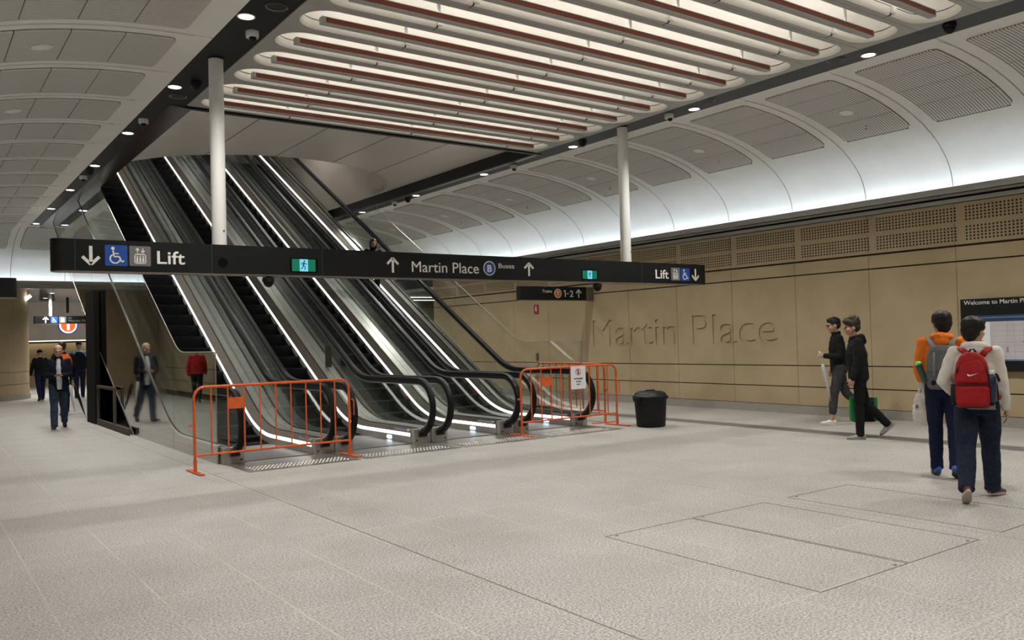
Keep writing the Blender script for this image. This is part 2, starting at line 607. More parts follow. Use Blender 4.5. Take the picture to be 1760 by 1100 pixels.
class Face:
    """a drawing plane on the face of a sign: u along xdir, v along ydir, metres"""
    def __init__(s, origin, xdir, ydir):
        s.o, s.x, s.y = Vector(origin), Vector(xdir), Vector(ydir)
        s.z = s.x.cross(s.y)
    def p(s, u, v, w=0.002):
        return s.o + s.x * u + s.y * v + s.z * w
    def poly(s, bm, pts, w0=0.0, w1=0.003):
        a = [bm.verts.new(s.p(u, v, w0)) for u, v in pts]
        b = [bm.verts.new(s.p(u, v, w1)) for u, v in pts]
        n = len(pts)
        bm.faces.new(b)
        for i in range(n):
            bm.faces.new((a[i], a[(i + 1) % n], b[(i + 1) % n], b[i]))
    def rect(s, bm, u0, u1, v0, v1, w0=0.0, w1=0.003):
        s.poly(bm, [(u0, v0), (u1, v0), (u1, v1), (u0, v1)], w0, w1)
    def rrect(s, bm, u0, u1, v0, v1, r, w0=0.0, w1=0.003):
        pts = []
        for cu, cv, a0 in ((u1 - r, v0 + r, -90), (u1 - r, v1 - r, 0), (u0 + r, v1 - r, 90), (u0 + r, v0 + r, 180)):
            for k in range(5):
                a = math.radians(a0 + 22.5 * k)
                pts.append((cu + r * math.cos(a), cv + r * math.sin(a)))
        s.poly(bm, pts, w0, w1)
    def disc(s, bm, u, v, r, w0=0.0, w1=0.003, n=28):
        s.poly(bm, [(u + r * math.cos(2 * PI * k / n), v + r * math.sin(2 * PI * k / n)) for k in range(n)], w0, w1)
    def ring(s, bm, u, v, r0, r1, a0=0, a1=360, w0=0.0, w1=0.003, n=28):
        for k in range(n):
            b0 = math.radians(a0 + (a1 - a0) * k / n)
            b1 = math.radians(a0 + (a1 - a0) * (k + 1) / n)
            s.poly(bm, [(u + r0 * math.cos(b0), v + r0 * math.sin(b0)), (u + r1 * math.cos(b0), v + r1 * math.sin(b0)),
                        (u + r1 * math.cos(b1), v + r1 * math.sin(b1)), (u + r0 * math.cos(b1), v + r0 * math.sin(b1))], w0, w1)
    def stroke(s, bm, pts, t, w0=0.0, w1=0.003):
        for (ua, va), (ub, vb) in zip(pts, pts[1:]):
            d = math.hypot(ub - ua, vb - va)
            nx, ny = -(vb - va) / d * t / 2, (ub - ua) / d * t / 2
            s.poly(bm, [(ua + nx, va + ny), (ua - nx, va - ny), (ub - nx, vb - ny), (ub + nx, vb + ny)], w0, w1)
    def arrow(s, bm, u, v, h, up=True, t=None, spread=0.42):
        t = t or h * 0.15
        k = 1 if up else -1
        tip = v + k * h / 2
        s.stroke(bm, [(u, v - k * h / 2), (u, tip - k * t * 0.4)], t)
        s.stroke(bm, [(u - h * spread, tip - k * h * spread), (u, tip - k * 0.0)], t)
        s.stroke(bm, [(u + h * spread, tip - k * h * spread), (u, tip - k * 0.0)], t)
    def wheelchair(s, bm, u, v, h, w0=0.003, w1=0.005):
        e = h / 2
        s.disc(bm, u - 0.16 * h, v + 0.37 * h, 0.085 * h, w0, w1, 16)
        s.stroke(bm, [(u - 0.15 * h, v + 0.26 * h), (u - 0.11 * h, v - 0.06 * h), (u + 0.15 * h, v - 0.06 * h),
                      (u + 0.26 * h, v - 0.33 * h), (u + 0.38 * h, v - 0.27 * h)], 0.075 * h, w0, w1)
        s.stroke(bm, [(u - 0.13 * h, v + 0.10 * h), (u + 0.12 * h, v + 0.10 * h)], 0.06 * h, w0, w1)
        s.ring(bm, u - 0.06 * h, v - 0.17 * h, 0.20 * h, 0.27 * h, 120, 350, w0, w1, 20)
    def lift_icon(s, bm, u, v, h, w0=0.003, w1=0.005):
        t = 0.055 * h
        a, b = 0.30 * h, 0.20 * h
        for q in ((u - a, u + a, v - 0.42 * h, v - 0.42 * h + t), (u - a, u + a, v + 0.12 * h - t, v + 0.12 * h),
                  (u - a, u - a + t, v - 0.42 * h, v + 0.12 * h), (u + a - t, u + a, v - 0.42 * h, v + 0.12 * h)):
            s.rect(bm, *q, w0, w1)
        for k in (-1, 0, 1):
            s.disc(bm, u + k * 0.15 * h, v - 0.02 * h, 0.04 * h, w0, w1, 10)
            s.rect(bm, u + k * 0.15 * h - 0.045 * h, u + k * 0.15 * h + 0.045 * h, v - 0.34 * h, v - 0.08 * h, w0, w1)
        for k, up in ((-0.14, True), (0.14, False)):
            vv = v + 0.30 * h
            kk = 1 if up else -1
            s.stroke(bm, [(u + k * h, vv - kk * 0.12 * h), (u + k * h, vv + kk * 0.10 * h)], t, w0, w1)
            s.stroke(bm, [(u + k * h - 0.09 * h, vv + kk * 0.02 * h), (u + k * h, vv + kk * 0.12 * h)], t, w0, w1)
            s.stroke(bm, [(u + k * h + 0.09 * h, vv + kk * 0.02 * h), (u + k * h, vv + kk * 0.12 * h)], t, w0, w1)

# ------------------------------------------------------------------ the setting
bm = new_bm()
add_box(bm, -1.8, 22.0, -7.0, 48.0, -0.25, 0.0)
struct('floor', bm, M['floor'])

JY0, JP = 7.06, 1.575
YB, YE, YW = -6.2, 24.2, 31.7          # back end, end of the right wall, end wall
XL, XR, ZC = 3.06, 10.80, 5.35         # edges of the flat centre ceiling and its height

def wall_panels(name, face, back, s, y0, y1, lettered=None):
    """stone cladding on one side: face = plane of the cladding, s = direction into the wall"""
    bm = new_bm()
    add_box(bm, *sorted((face + s * 0.045, face + s * 0.30)), y0, y1, 0.0, 3.72)
    root = struct(name, bm, M['groove'])
    bm = new_bm(); up = new_bm()
    k0 = math.floor((y0 - JY0) / JP)
    k1 = math.ceil((y1 - JY0) / JP)
    for k in range(k0, k1):
        a, b = max(y0, JY0 + k * JP + 0.004), min(y1, JY0 + (k + 1) * JP - 0.004)
        if b - a < 0.05:
            continue
        for z0, z1 in ((0.175, 0.525), (0.545, 0.94), (0.96, 2.71), (2.735, 2.965)):
            if lettered and z0 == 0.96 and a > lettered[0] - 0.1 and b < lettered[1] + 0.1:
                continue
            add_box(bm, *sorted((face, face + s * 0.06)), a, b, z0, z1)
        add_box(up, *sorted((face - s * 0.015, face + s * 0.06)), a, b, 3.0, 3.69)
    obj('cladding', bm, M['stone'], root)
    obj('perforated_cladding', up, M['stone_perf'], root)
    bm = new_bm()
    add_box(bm, *sorted((face - s * 0.03, face + s * 0.06)), y0, y1, 0.0, 0.165)
    obj('skirting', bm, M['concrete'], root)
    return root

LY0, LY1 = JY0 + 2 * JP, JY0 + 6 * JP                 # the four lettered panels
wr = wall_panels('wall_right', 14.3, 14.6, 1, YB, YE, (LY0, LY1))
# engraved station name: the four panels are one plate with the letters cut out, over a recessed back
cu = text_curve('Martin Place')
to = bpy.data.objects.new('lettering', cu)
COL.objects.link(to)
bpy.context.view_layer.objects.active = to
to.select_set(True)
bpy.ops.object.convert(target='CURVE')
to = bpy.context.view_layer.objects.active
cu = to.data
xs = [p.co.x for sp in cu.splines for p in sp.bezier_points]
tx0, tx1 = min(xs), max(xs)
sx, sy = (16.27 - 10.66) / (tx1 - tx0), 0.69 / 0.73
cu.transform(Matrix.Diagonal((sx, sy, 1, 1)) @ Matrix.Translation((-tx0, 0, 0)))
sp = cu.splines.new('POLY')
sp.points.add(3)
for p, c in zip(sp.points, ((16.27 - LY1 + 0.004, 0.96 - 1.39), (16.27 - LY0 - 0.004, 0.96 - 1.39), (16.27 - LY0 - 0.004, 2.71 - 1.39), (16.27 - LY1 + 0.004, 2.71 - 1.39))):
    p.co = (c[0], c[1], 0, 1)
sp.use_cyclic_u = True
cu.dimensions = '2D'
cu.fill_mode = 'BOTH'
cu.extrude = 0.014
cu.resolution_u = 5
bpy.context.view_layer.update()
me = bpy.data.meshes.new_from_object(to.evaluated_get(bpy.context.evaluated_depsgraph_get()))
bpy.data.objects.remove(to)
bm = bmesh.new(); bm.from_mesh(me)
for v in bm.verts:
    x, y, z = v.co
    v.co = Vector((14.3 + 0.014 - z, 16.27 - x, 1.39 + y))
obj('lettered_cladding', bm, M['stone'], wr)
bm = new_bm()
add_box(bm, 14.327, 14.35, LY0 + .004, LY1 - .004, 0.96, 2.71)
obj('lettering_recess', bm, M['stone'], wr)
bm = new_bm()
for k in range(3, 6):
    y = JY0 + k * JP
    add_box(bm, 14.2985, 14.301, y - 0.004, y + 0.004, 0.96, 2.71)
obj('panel_joint', bm, M['groove'], wr)

bm = new_bm()
add_box(bm, -1.9, -1.6, YB, YW, 0, 3.75)
add_box(bm, -1.9, -0.48, 7.0, YW, 0, 3.75)
wl = struct('wall_left', bm, M['groove'])
bm = new_bm(); up = new_bm()
for k in range(-9, 16):
    a, b = JY0 + k * JP + 0.004, JY0 + (k + 1) * JP - 0.004
    for z0, z1 in ((0.175, 0.525), (0.545, 0.94), (0.96, 2.71), (2.735, 2.965)):
        if b < 7.0:
            add_box(bm, -1.62, -1.56, a, b, z0, z1)
        else:
            add_box(bm, -0.50, -0.44, a, b, z0, z1)
    add_box(up, *((-1.62, -1.545) if b < 7.0 else (-0.50, -0.425)), a, b, 3.0, 3.69)
obj('cladding', bm, M['stone'], wl)
obj('perforated_cladding', up, M['stone_perf'], wl)
bm = new_bm()
add_box(bm, -1.9, 14.6, YB - 0.3, YB, 0, 5.8)
struct('wall_back', bm, M['stone'])

# cove ledges with the hidden light strips
def ledge(side, face, s, y0, y1):
    bm = new_bm()
    add_box(bm, *sorted((face - s * 0.02, face + s * 0.25)), y0, y1, 3.705, 3.775)
    root = struct('trim_' + side, bm, M['panel_grey'])
    bm = new_bm()
    add_box(bm, *sorted((face + s * 0.02, face + s * 0.25)), y0, y1, 3.775, 3.82)
    obj('shadow_gap', bm, M['void_black'], root)
    bm = new_bm()
    add_box(bm, *sorted((face - s * 0.24, face - s * 0.22)), y0, y1, 3.82, 3.945)
    add_box(bm, *sorted((face - s * 0.24, face + s * 0.25)), y0, y1, 3.815, 3.835)
    obj('cove_ledge', bm, M['panel_grey'], root)
    bm = new_bm()
    add_box(bm, *sorted((face - s * 0.20, face - s * 0.15)), y0, y1, 3.85, 3.875)
    obj('cove_light', bm, M['cove_led'], root)
    return root
ledge('right', 14.3, 1, YB, YE)
lw = ledge('left', -0.44, -1, YB, YW)
bm = new_bm()
add_box(bm, -1.6, -0.5, YB, YW, 3.70, 3.80)
obj('shelf', bm, M['panel_grey'], lw)

# vaults: quarter super-ellipse from the flat ceiling down into the cove
VA, VB, VE = 3.50, 1.40, 2.12
def vpt(t, off=0.0):
    """(outward distance from the flat ceiling edge, height), t in 0..1; off moves towards the hall"""
    a = t * PI / 2
    u = VA * math.sin(a) ** (2 / VE)
    w = VB * math.cos(a) ** (2 / VE) if t < 0.9999 else 0.0
    if off:
        e = 1e-3
        t0, t1 = max(1e-4, t - e), min(0.9998, t + e)
        p, q = vpt(t0), vpt(t1)
        dx, dz = q[0] - p[0], q[1] - p[1]
        L = math.hypot(dx, dz)
        return (u + dz / L * off, 3.95 + w + -dx / L * off) if dz < 0 else (u, 3.95 + w - off)
    return (u, 3.95 + w)
TS = [1e-4] + [i / 30 for i in range(1, 31)]
def t_at(u):
    lo, hi = 0.0, 1.0
    for _ in range(40):
        m = (lo + hi) / 2
        if vpt(m)[0] < u:
            lo = m
        else:
            hi = m
    return lo

def vault(side, to_world, k0, k1, j0, skip_detail=None, slat='slats'):
    """to_world(u, w, v) -> world point; bays along v with joints at j0 + k*JP"""
    bm = new_bm()
    # dark backing just behind the lining, seen in the joints
    prof = [vpt(t, -0.05) for t in TS] + [(VA + 0.05, 3.80)]
    a, b = j0 + k0 * JP, j0 + k1 * JP
    va = [bm.verts.new(to_world(u, w, a)) for u, w in prof]
    vb = [bm.verts.new(to_world(u, w, b)) for u, w in prof]
    for i in range(len(prof) - 1):
        bm.faces.new((va[i], va[i + 1], vb[i + 1], vb[i]))
    root = struct('ceiling_' + side, bm, M['void_black'])
    lin, pan, edge = new_bm(), new_bm(), new_bm()
    t0, t1 = t_at(0.36), t_at(2.60)
    # four equal subpanels by arc length
    N = 80
    ts = [t0 + (t1 - t0) * i / N for i in range(N + 1)]
    acc = [0]
    for p, q in zip(ts, ts[1:]):
        A, B = vpt(p), vpt(q)
        acc.append(acc[-1] + math.hypot(A[0] - B[0], A[1] - B[1]))
    def t_arc(sv):
        for i in range(N):
            if acc[i + 1] >= sv:
                return ts[i] + (ts[i + 1] - ts[i]) * (sv - acc[i]) / (acc[i + 1] - acc[i])
        return ts[-1]
    L = acc[-1]
    def sheet(bm, v0fun, v1fun, tl, off_a, off_b, close=True):
        """a curved slab between v0fun(t) and v1fun(t) along the t list"""
        rows = []
        for t in tl:
            A, B = vpt(t, off_a), vpt(t, off_b)
            y0, y1 = v0fun(t), v1fun(t)
            rows.append([bm.verts.new(to_world(A[0], A[1], y0)), bm.verts.new(to_world(A[0], A[1], y1)),
                         bm.verts.new(to_world(B[0], B[1], y1)), bm.verts.new(to_world(B[0], B[1], y0))])
        for r, q in zip(rows, rows[1:]):
            for i in range(4):
                bm.faces.new((r[i], r[(i + 1) % 4], q[(i + 1) % 4], q[i]))
        bm.faces.new(rows[0][::-1]); bm.faces.new(rows[-1])
    for k in range(k0, k1):
        a, b = j0 + k * JP + 0.006, j0 + (k + 1) * JP - 0.006
        # lining of the bay, carried down behind the cove ledge
        rows = []
        for t in TS:
            for_off = (0.0, -0.04)
            rows.append([to_world(*vpt(t, 0.0), a), to_world(*vpt(t, 0.0), b), to_world(*vpt(t, -0.04), b), to_world(*vpt(t, -0.04), a)])
        rows.append([to_world(VA, 3.84, a), to_world(VA, 3.84, b), to_world(VA + 0.04, 3.84, b), to_world(VA + 0.04, 3.84, a)])
        vr = [[lin.verts.new(p) for p in r] for r in rows]
        for r, q in zip(vr, vr[1:]):
            for i in range(4):
                lin.faces.new((r[i], r[(i + 1) % 4], q[(i + 1) % 4], q[i]))
        lin.faces.new(vr[0][::-1]); lin.faces.new(vr[-1])
        # raised flat rib along one side of the joint
        sheet(lin, lambda t: a, lambda t: a + 0.05, TS[1:], 0.0, 0.012)
        # inset: dark sheet painted as its shadow, and four slatted subpanels with rounded outer corners
        m = 0.19
        R = 0.09
        def inset_v(sv, base, sign, e=0.0):
            d = min(sv, L - sv)
            x = 0.0
            if d < R:
                x = R - math.sqrt(max(0.0, R * R - (R - d) ** 2))
            return base + sign * (x + e)
        sl = [L * i / 40 for i in range(41)]
        sl = sorted(set(sl + [R * i / 5 for i in range(6)] + [L - R * i / 5 for i in range(6)]))
        tmap = {}
        rows_t = []
        for sv in sl:
            t = t_arc(sv); tmap[t] = sv; rows_t.append(t)
        sheet(edge, lambda t: inset_v(tmap[t], a + m, 1, -0.012), lambda t: inset_v(tmap[t], b - m, -1, -0.012), rows_t, 0.0, 0.004)
        tb = [t1 + (t_at(2.635) - t1) * i / 3 for i in range(4)]
        sheet(edge, lambda t: a + m + 0.05, lambda t: b - m - 0.02, tb, 0.0, 0.006)  # dark strip painted as the shadow below the inset
        for q in range(4):
            s0, s1 = L * q / 4 + (0.006 if q else 0), L * (q + 1) / 4 - (0.006 if q < 3 else 0)
            tl = [s0] + [s for s in sl if s0 + 1e-4 < s < s1 - 1e-4] + [s1]
            tt = []
            for sv in tl:
                t = t_arc(sv); tmap[t] = sv; tt.append(t)
            sheet(pan, lambda t: inset_v(tmap[t], a + m, 1), lambda t: inset_v(tmap[t], b - m, -1), tt, 0.0, 0.022)
    smooth_by_angle(obj('vault_lining', lin, M['vault'], root), 30)
    obj('inset_painted_shadow', edge, M['brown_gloss'], root)
    smooth_by_angle(obj('ribbed_inset', pan, M[slat], root), 30)
    return lambda sv, off: vpt(t_arc(L * sv), off)

inset_pos = vault('right', lambda u, w, v: Vector((XR + u, v, w)), -8, 16, JY0)
vault('left', lambda u, w, v: Vector((XL - u, v, w)), -8, 16, JY0)
YV = YW - VA
vault('end', lambda u, w, v: Vector((v, YV + u, w)), -3, 8, 3.06 - 0.2, slat='slats_x')

# unseen lid added against light leaks, over all but the escalator void
bm = new_bm()
add_box(bm, -1.9, 3.05, YB - 0.3, YW + 0.5, 5.60, 5.75)
add_box(bm, 10.81, 14.6, YB - 0.3, YW + 0.5, 5.60, 5.75)
add_box(bm, 3.05, 10.81, YB - 0.3, 5.0, 5.95, 6.1)
add_box(bm, 3.05, 10.81, 5.0, 13.5, 5.95, 6.1)
struct('ceiling_light_block', bm, M['void_black'])

# black and charcoal strips that carry the downlights
bm = new_bm()
add_box(bm, XL - 0.02, 3.56, YB, 13.37, ZC, ZC + 0.08)
add_box(bm, XL - 0.02, 3.34, 13.37, YV + 0.1, ZC, ZC + 0.08)
struct('trim_strip_left', bm, M['black_strip'])
bm = new_bm()
add_box(bm, 10.30, XR + 0.02, YB, 13.37, ZC, ZC + 0.08)
add_box(bm, 10.50, XR + 0.02, 13.37, YV + 0.1, ZC, ZC + 0.08)
struct('trim_strip_right', bm, M['dark_grey_strip'])
# edges of the escalator void
bm = new_bm()
add_prism(bm, [(3.34, ZC - 0.005), (3.66, ZC - 0.03), (3.70, ZC + 0.02), (3.70, 5.62), (3.34, 5.62)], 'Y', 13.37, 30.0)
ve = struct('trim_void_left', bm, M['brown_gloss'])
bm = new_bm()
add_box(bm, 10.44, 10.52, 13.5, 30.0, ZC + 0.02, 5.62)
struct('trim_void_right', bm, M['black'])
bm = new_bm()
add_box(bm, 10.42, 10.53, 13.5, 30.0, ZC - 0.005, ZC + 0.02)
struct('trim_void_lip', bm, M['steel_dark'])
bm = new_bm()
add_box(bm, 3.56, 10.52, 13.36, 13.46, 5.335, 5.64)
struct('trim_void_front', bm, M['black'])
bm = new_bm()
add_box(bm, 3.70, 10.5, 13.46, 13.52, 5.36, 5.40)
struct('trim_void_channel', bm, M['panel_grey'])

# soffit over the foot of the escalators with its rounded opening, and the shaft above
OCX, OCY, ORX, ORY = 7.0, 20.6, 3.36, 3.42
SZ = 5.62
bm = new_bm()
arc = [(OCX + ORX * math.cos(PI + PI * i / 48), OCY + ORY * math.sin(PI + PI * i / 48)) for i in range(49)]
low = [(3.60, OCY)] + [(x, 13.44) for x, y in arc] + [(10.5, OCY)]
def soffit_quads(bm, z, flip=False):
    pass
vs_in = [bm.verts.new((x, y, SZ)) for x, y in arc]
vs_out = [bm.verts.new((3.60 + (10.50 - 3.60) * i / 48, 13.44, SZ)) for i in range(49)]
vs_in2 = [bm.verts.new((x, y, SZ + 0.12)) for x, y in arc]
vs_out2 = [bm.verts.new((3.60 + (10.50 - 3.60) * i / 48, 13.44, SZ + 0.12)) for i in range(49)]
for i in range(48):
    bm.faces.new((vs_in[i], vs_in[i + 1], vs_out[i + 1], vs_out[i]))
    bm.faces.new((vs_in2[i + 1], vs_in2[i], vs_out2[i], vs_out2[i + 1]))
    bm.faces.new((vs_in[i + 1], vs_in[i], vs_in2[i], vs_in2[i + 1]))
for s, x in ((0, 3.60), (1, 10.50)):
    xi = arc[0][0] if s == 0 else arc[-1][0]
    p = [bm.verts.new(q) for q in ((x, 13.44, SZ), (xi, OCY, SZ), (xi, 30.0, SZ), (x, 30.0, SZ))]
    bm.faces.new(p)
sof = struct('ceiling_soffit', bm, M['soffit'])
bm = new_bm()
for x in (3.83, 5.12, 6.41, 7.70, 9.00):
    ye = OCY - ORY * math.sqrt(max(0, 1 - ((x - OCX) / ORX) ** 2))
    add_box(bm, x - 0.006, x + 0.006, 13.5, ye, SZ - 0.003, SZ + 0.004)
obj('soffit_joint', bm, M['void_black'], sof)
bm = new_bm()
top = 9.6
loop = arc + [(arc[-1][0], 33.5), (arc[0][0], 33.5)]
va = [bm.verts.new((x, y, SZ)) for x, y in loop]
vb = [bm.verts.new((x, y, top)) for x, y in loop]
for i in range(len(loop)):
    j = (i + 1) % len(loop)
    bm.faces.new((va[i], va[j], vb[j], vb[i]))
bm.faces.new(vb)
sh = struct('wall_shaft', bm, M['shaft'], smooth=False)

# end wall: lintel with its cove, the rounded stone pier and the concourse beyond
bm = new_bm()
add_box(bm, -1.6, 14.6, YW - 0.02, YW + 0.25, 3.72, 3.84)
le = struct('trim_end', bm, M['panel_grey'])
bm = new_bm()
add_box(bm, -0.4, 14.3, YW - 0.24, YW - 0.22, 3.82, 3.955)
add_box(bm, -0.4, 14.3, YW - 0.24, YW + 0.05, 3.815, 3.835)
obj('cove_ledge', bm, M['panel_grey'], le)
bm = new_bm()
add_box(bm, -0.4, 14.3, YW - 0.20, YW - 0.15, 3.85, 3.875)
obj('cove_light', bm, M['cove_led'], le)
bm = new_bm()
add_box(bm, 10.4, 14.4, YW, YW + 0.2, 0, 3.75)
add_box(bm, -0.6, 1.72, 32.67, 32.9, 0, 3.84)
struct('wall_end', bm, M['stone'])
# side room beyond the end of the right wall
bm = new_bm()
add_box(bm, 14.3, 21.0, YW, YW + 0.2, 0, 3.8)
add_box(bm, 20.5, 20.7, YE - 3, YW, 0, 3.8)
struct('wall_side_room', bm, M['stone_perf'])
bm = new_bm()
add_box(bm, 14.5, 21.0, YE - 3, YW + 0.2, 3.35, 3.45)
struct('ceiling_side_room', bm, M['panel_grey'])
bm = new_bm()
add_box(bm, 14.6, 21.0, YE - 3.2, YE - 3.0, 0, 3.8)
struct('wall_side_return', bm, M['stone'])
# concourse beyond the end wall
bm = new_bm()
add_box(bm, -1.8, 15.0, YW + 0.2, 48.0, 3.84, 3.95)
struct('ceiling_concourse', bm, M['panel_grey'])
bm = new_bm()
add_box(bm, -1.9, -1.7, YW, 48.0, 0, 3.9)
add_box(bm, 12.0, 12.2, YW + 0.2, 48.0, 0, 3.9)
struct('wall_concourse', bm, M['stone'])
bm = new_bm()
# curved far wall and bulkhead
pts = [(x, 44.5 - 3.2 * ((x - 3.0) / 8.0) ** 2) for x in [i * 0.7 - 2.0 for i in range(21)]]
add_strip_prism(bm, pts, [(x, y + 0.3) for x, y in pts], 'Z', 0.0, 2.0)
fw = struct('wall_far', bm, M['stone'])
bm = new_bm()
for z in (0.55, 1.05):
    add_strip_prism(bm, [(x, y - 0.01) for x, y in pts], [(x, y + 0.005) for x, y in pts], 'Z', z, z + 0.025)
obj('panel_joint', bm, M['void_black'], fw)
bm = new_bm()
add_strip_prism(bm, [(x, y - 1.2) for x, y in pts], [(x, y + 0.3) for x, y in pts], 'Z', 2.12, 3.84)
struct('ceiling_bulkhead', bm, M['soffit'])
bm = new_bm()
add_strip_prism(bm, [(x, y - 0.30) for x, y in pts], [(x, y - 0.12) for x, y in pts], 'Z', 2.085, 2.115)
cl = struct('trim_warm_cove', bm, M['warm_led'])
# rounded pier: stone drums with dark joints
bm = new_bm()
prof = [(1.93, 0.17), (1.93, 0.52), (1.915, 0.52), (1.915, 0.545), (1.93, 0.545), (1.93, 0.94), (1.915, 0.94), (1.915, 0.96),
        (1.93, 0.96), (1.93, 2.71), (1.915, 2.71), (1.915, 2.735), (1.93, 2.735), (1.93, 2.97), (1.915, 2.97), (1.915, 3.0), (1.94, 3.0), (1.94, 3.84)]
add_lathe(bm, prof, (1.72, 34.6, 0), 64)
pier = struct('wall_pier', bm, M['stone'])
bm = new_bm()
add_lathe(bm, [(1.97, 0.0), (1.97, 0.17), (1.93, 0.17)], (1.72, 34.6, 0), 64)
obj('skirting', bm, M['concrete'], pier)
# black return wall closing the space under the escalators
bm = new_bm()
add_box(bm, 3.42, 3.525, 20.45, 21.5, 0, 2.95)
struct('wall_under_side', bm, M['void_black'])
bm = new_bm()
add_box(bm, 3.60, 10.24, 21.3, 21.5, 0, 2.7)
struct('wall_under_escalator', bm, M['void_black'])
# ------------------------------------------------------------------ escalators
PY0, RB, TH = 14.40, 2.6, math.radians(30)
YA = PY0 - RB * math.tan(TH / 2)
YTOP = 29.0
def path(y_start, y_end, d, step=0.5):
    """points (y,z) at distance d above the step line, from y_start on the flat to y_end on the slope"""
    P = [(y_start, d)]
    n = 10
    for i in range(n + 1):
        a = TH * i / n
        P.append((YA + RB * math.sin(a) - d * math.sin(a), RB - RB * math.cos(a) + d * math.cos(a)))
    ye, ze = P[-1]
    if y_end > ye:
        L = y_end - ye
        P.append((y_end, ze + L * math.tan(TH)))
    return P
def step_z(y):
    a0 = YA
    if y <= YA:
        return 0.0
    if y >= YA + RB * math.sin(TH):
        return (y - PY0) * math.tan(TH)
    return RB - math.sqrt(RB * RB - (y - YA) ** 2)

def sweep_rect(bm, x0, x1, d0, d1, ys, ye):
    lo, hi = path(ys, ye, d0), path(ys, ye, d1)
    add_strip_prism(bm, lo, hi, 'X', x0, x1)

def sweep_profile(bm, pts3, prof, closed_ends=True):
    """pts3: list of (y,z,normal angle); prof: list of (dx, dn)"""
    rings = []
    for y, z, x, ny, nz in pts3:
        rings.append([bm.verts.new((x + dx, y + ny * dn, z + nz * dn)) for dx, dn in prof])
    n = len(prof)
    for a, b in zip(rings, rings[1:]):
        for k in range(n):
            bm.faces.new((a[k], a[(k + 1) % n], b[(k + 1) % n], b[k]))
    bm.faces.new(rings[0][::-1]); bm.faces.new(rings[-1])

NEW_Y, NEW_R, HD = 11.97, 0.44, 1.025
def rail_path(d, r_off=0.0, x=0.0, y_end=YTOP, bottom=True):
    """newel loop + flat + slope at rail height HD (+ r_off), with normals"""
    out = []
    R = NEW_R + r_off
    cz = HD - NEW_R
    a0 = 262 if bottom else 200
    for i in range(25):
        a = math.radians(a0 - (a0 - 90) * i / 24)
        out.append((NEW_Y + R * math.cos(a), cz + R * math.sin(a), x, math.cos(a), math.sin(a)))
    dd = HD + r_off
    n = 10
    for i in range(n + 1):
        a = TH * i / n
        out.append((YA + (RB - dd) * math.sin(a), RB - (RB - dd) * math.cos(a), x, -math.sin(a), math.cos(a)))
    y, z = out[-1][0], out[-1][1]
    out.append((y_end, z + (y_end - y) * math.tan(TH), x, -math.sin(TH), math.cos(TH)))
    return out

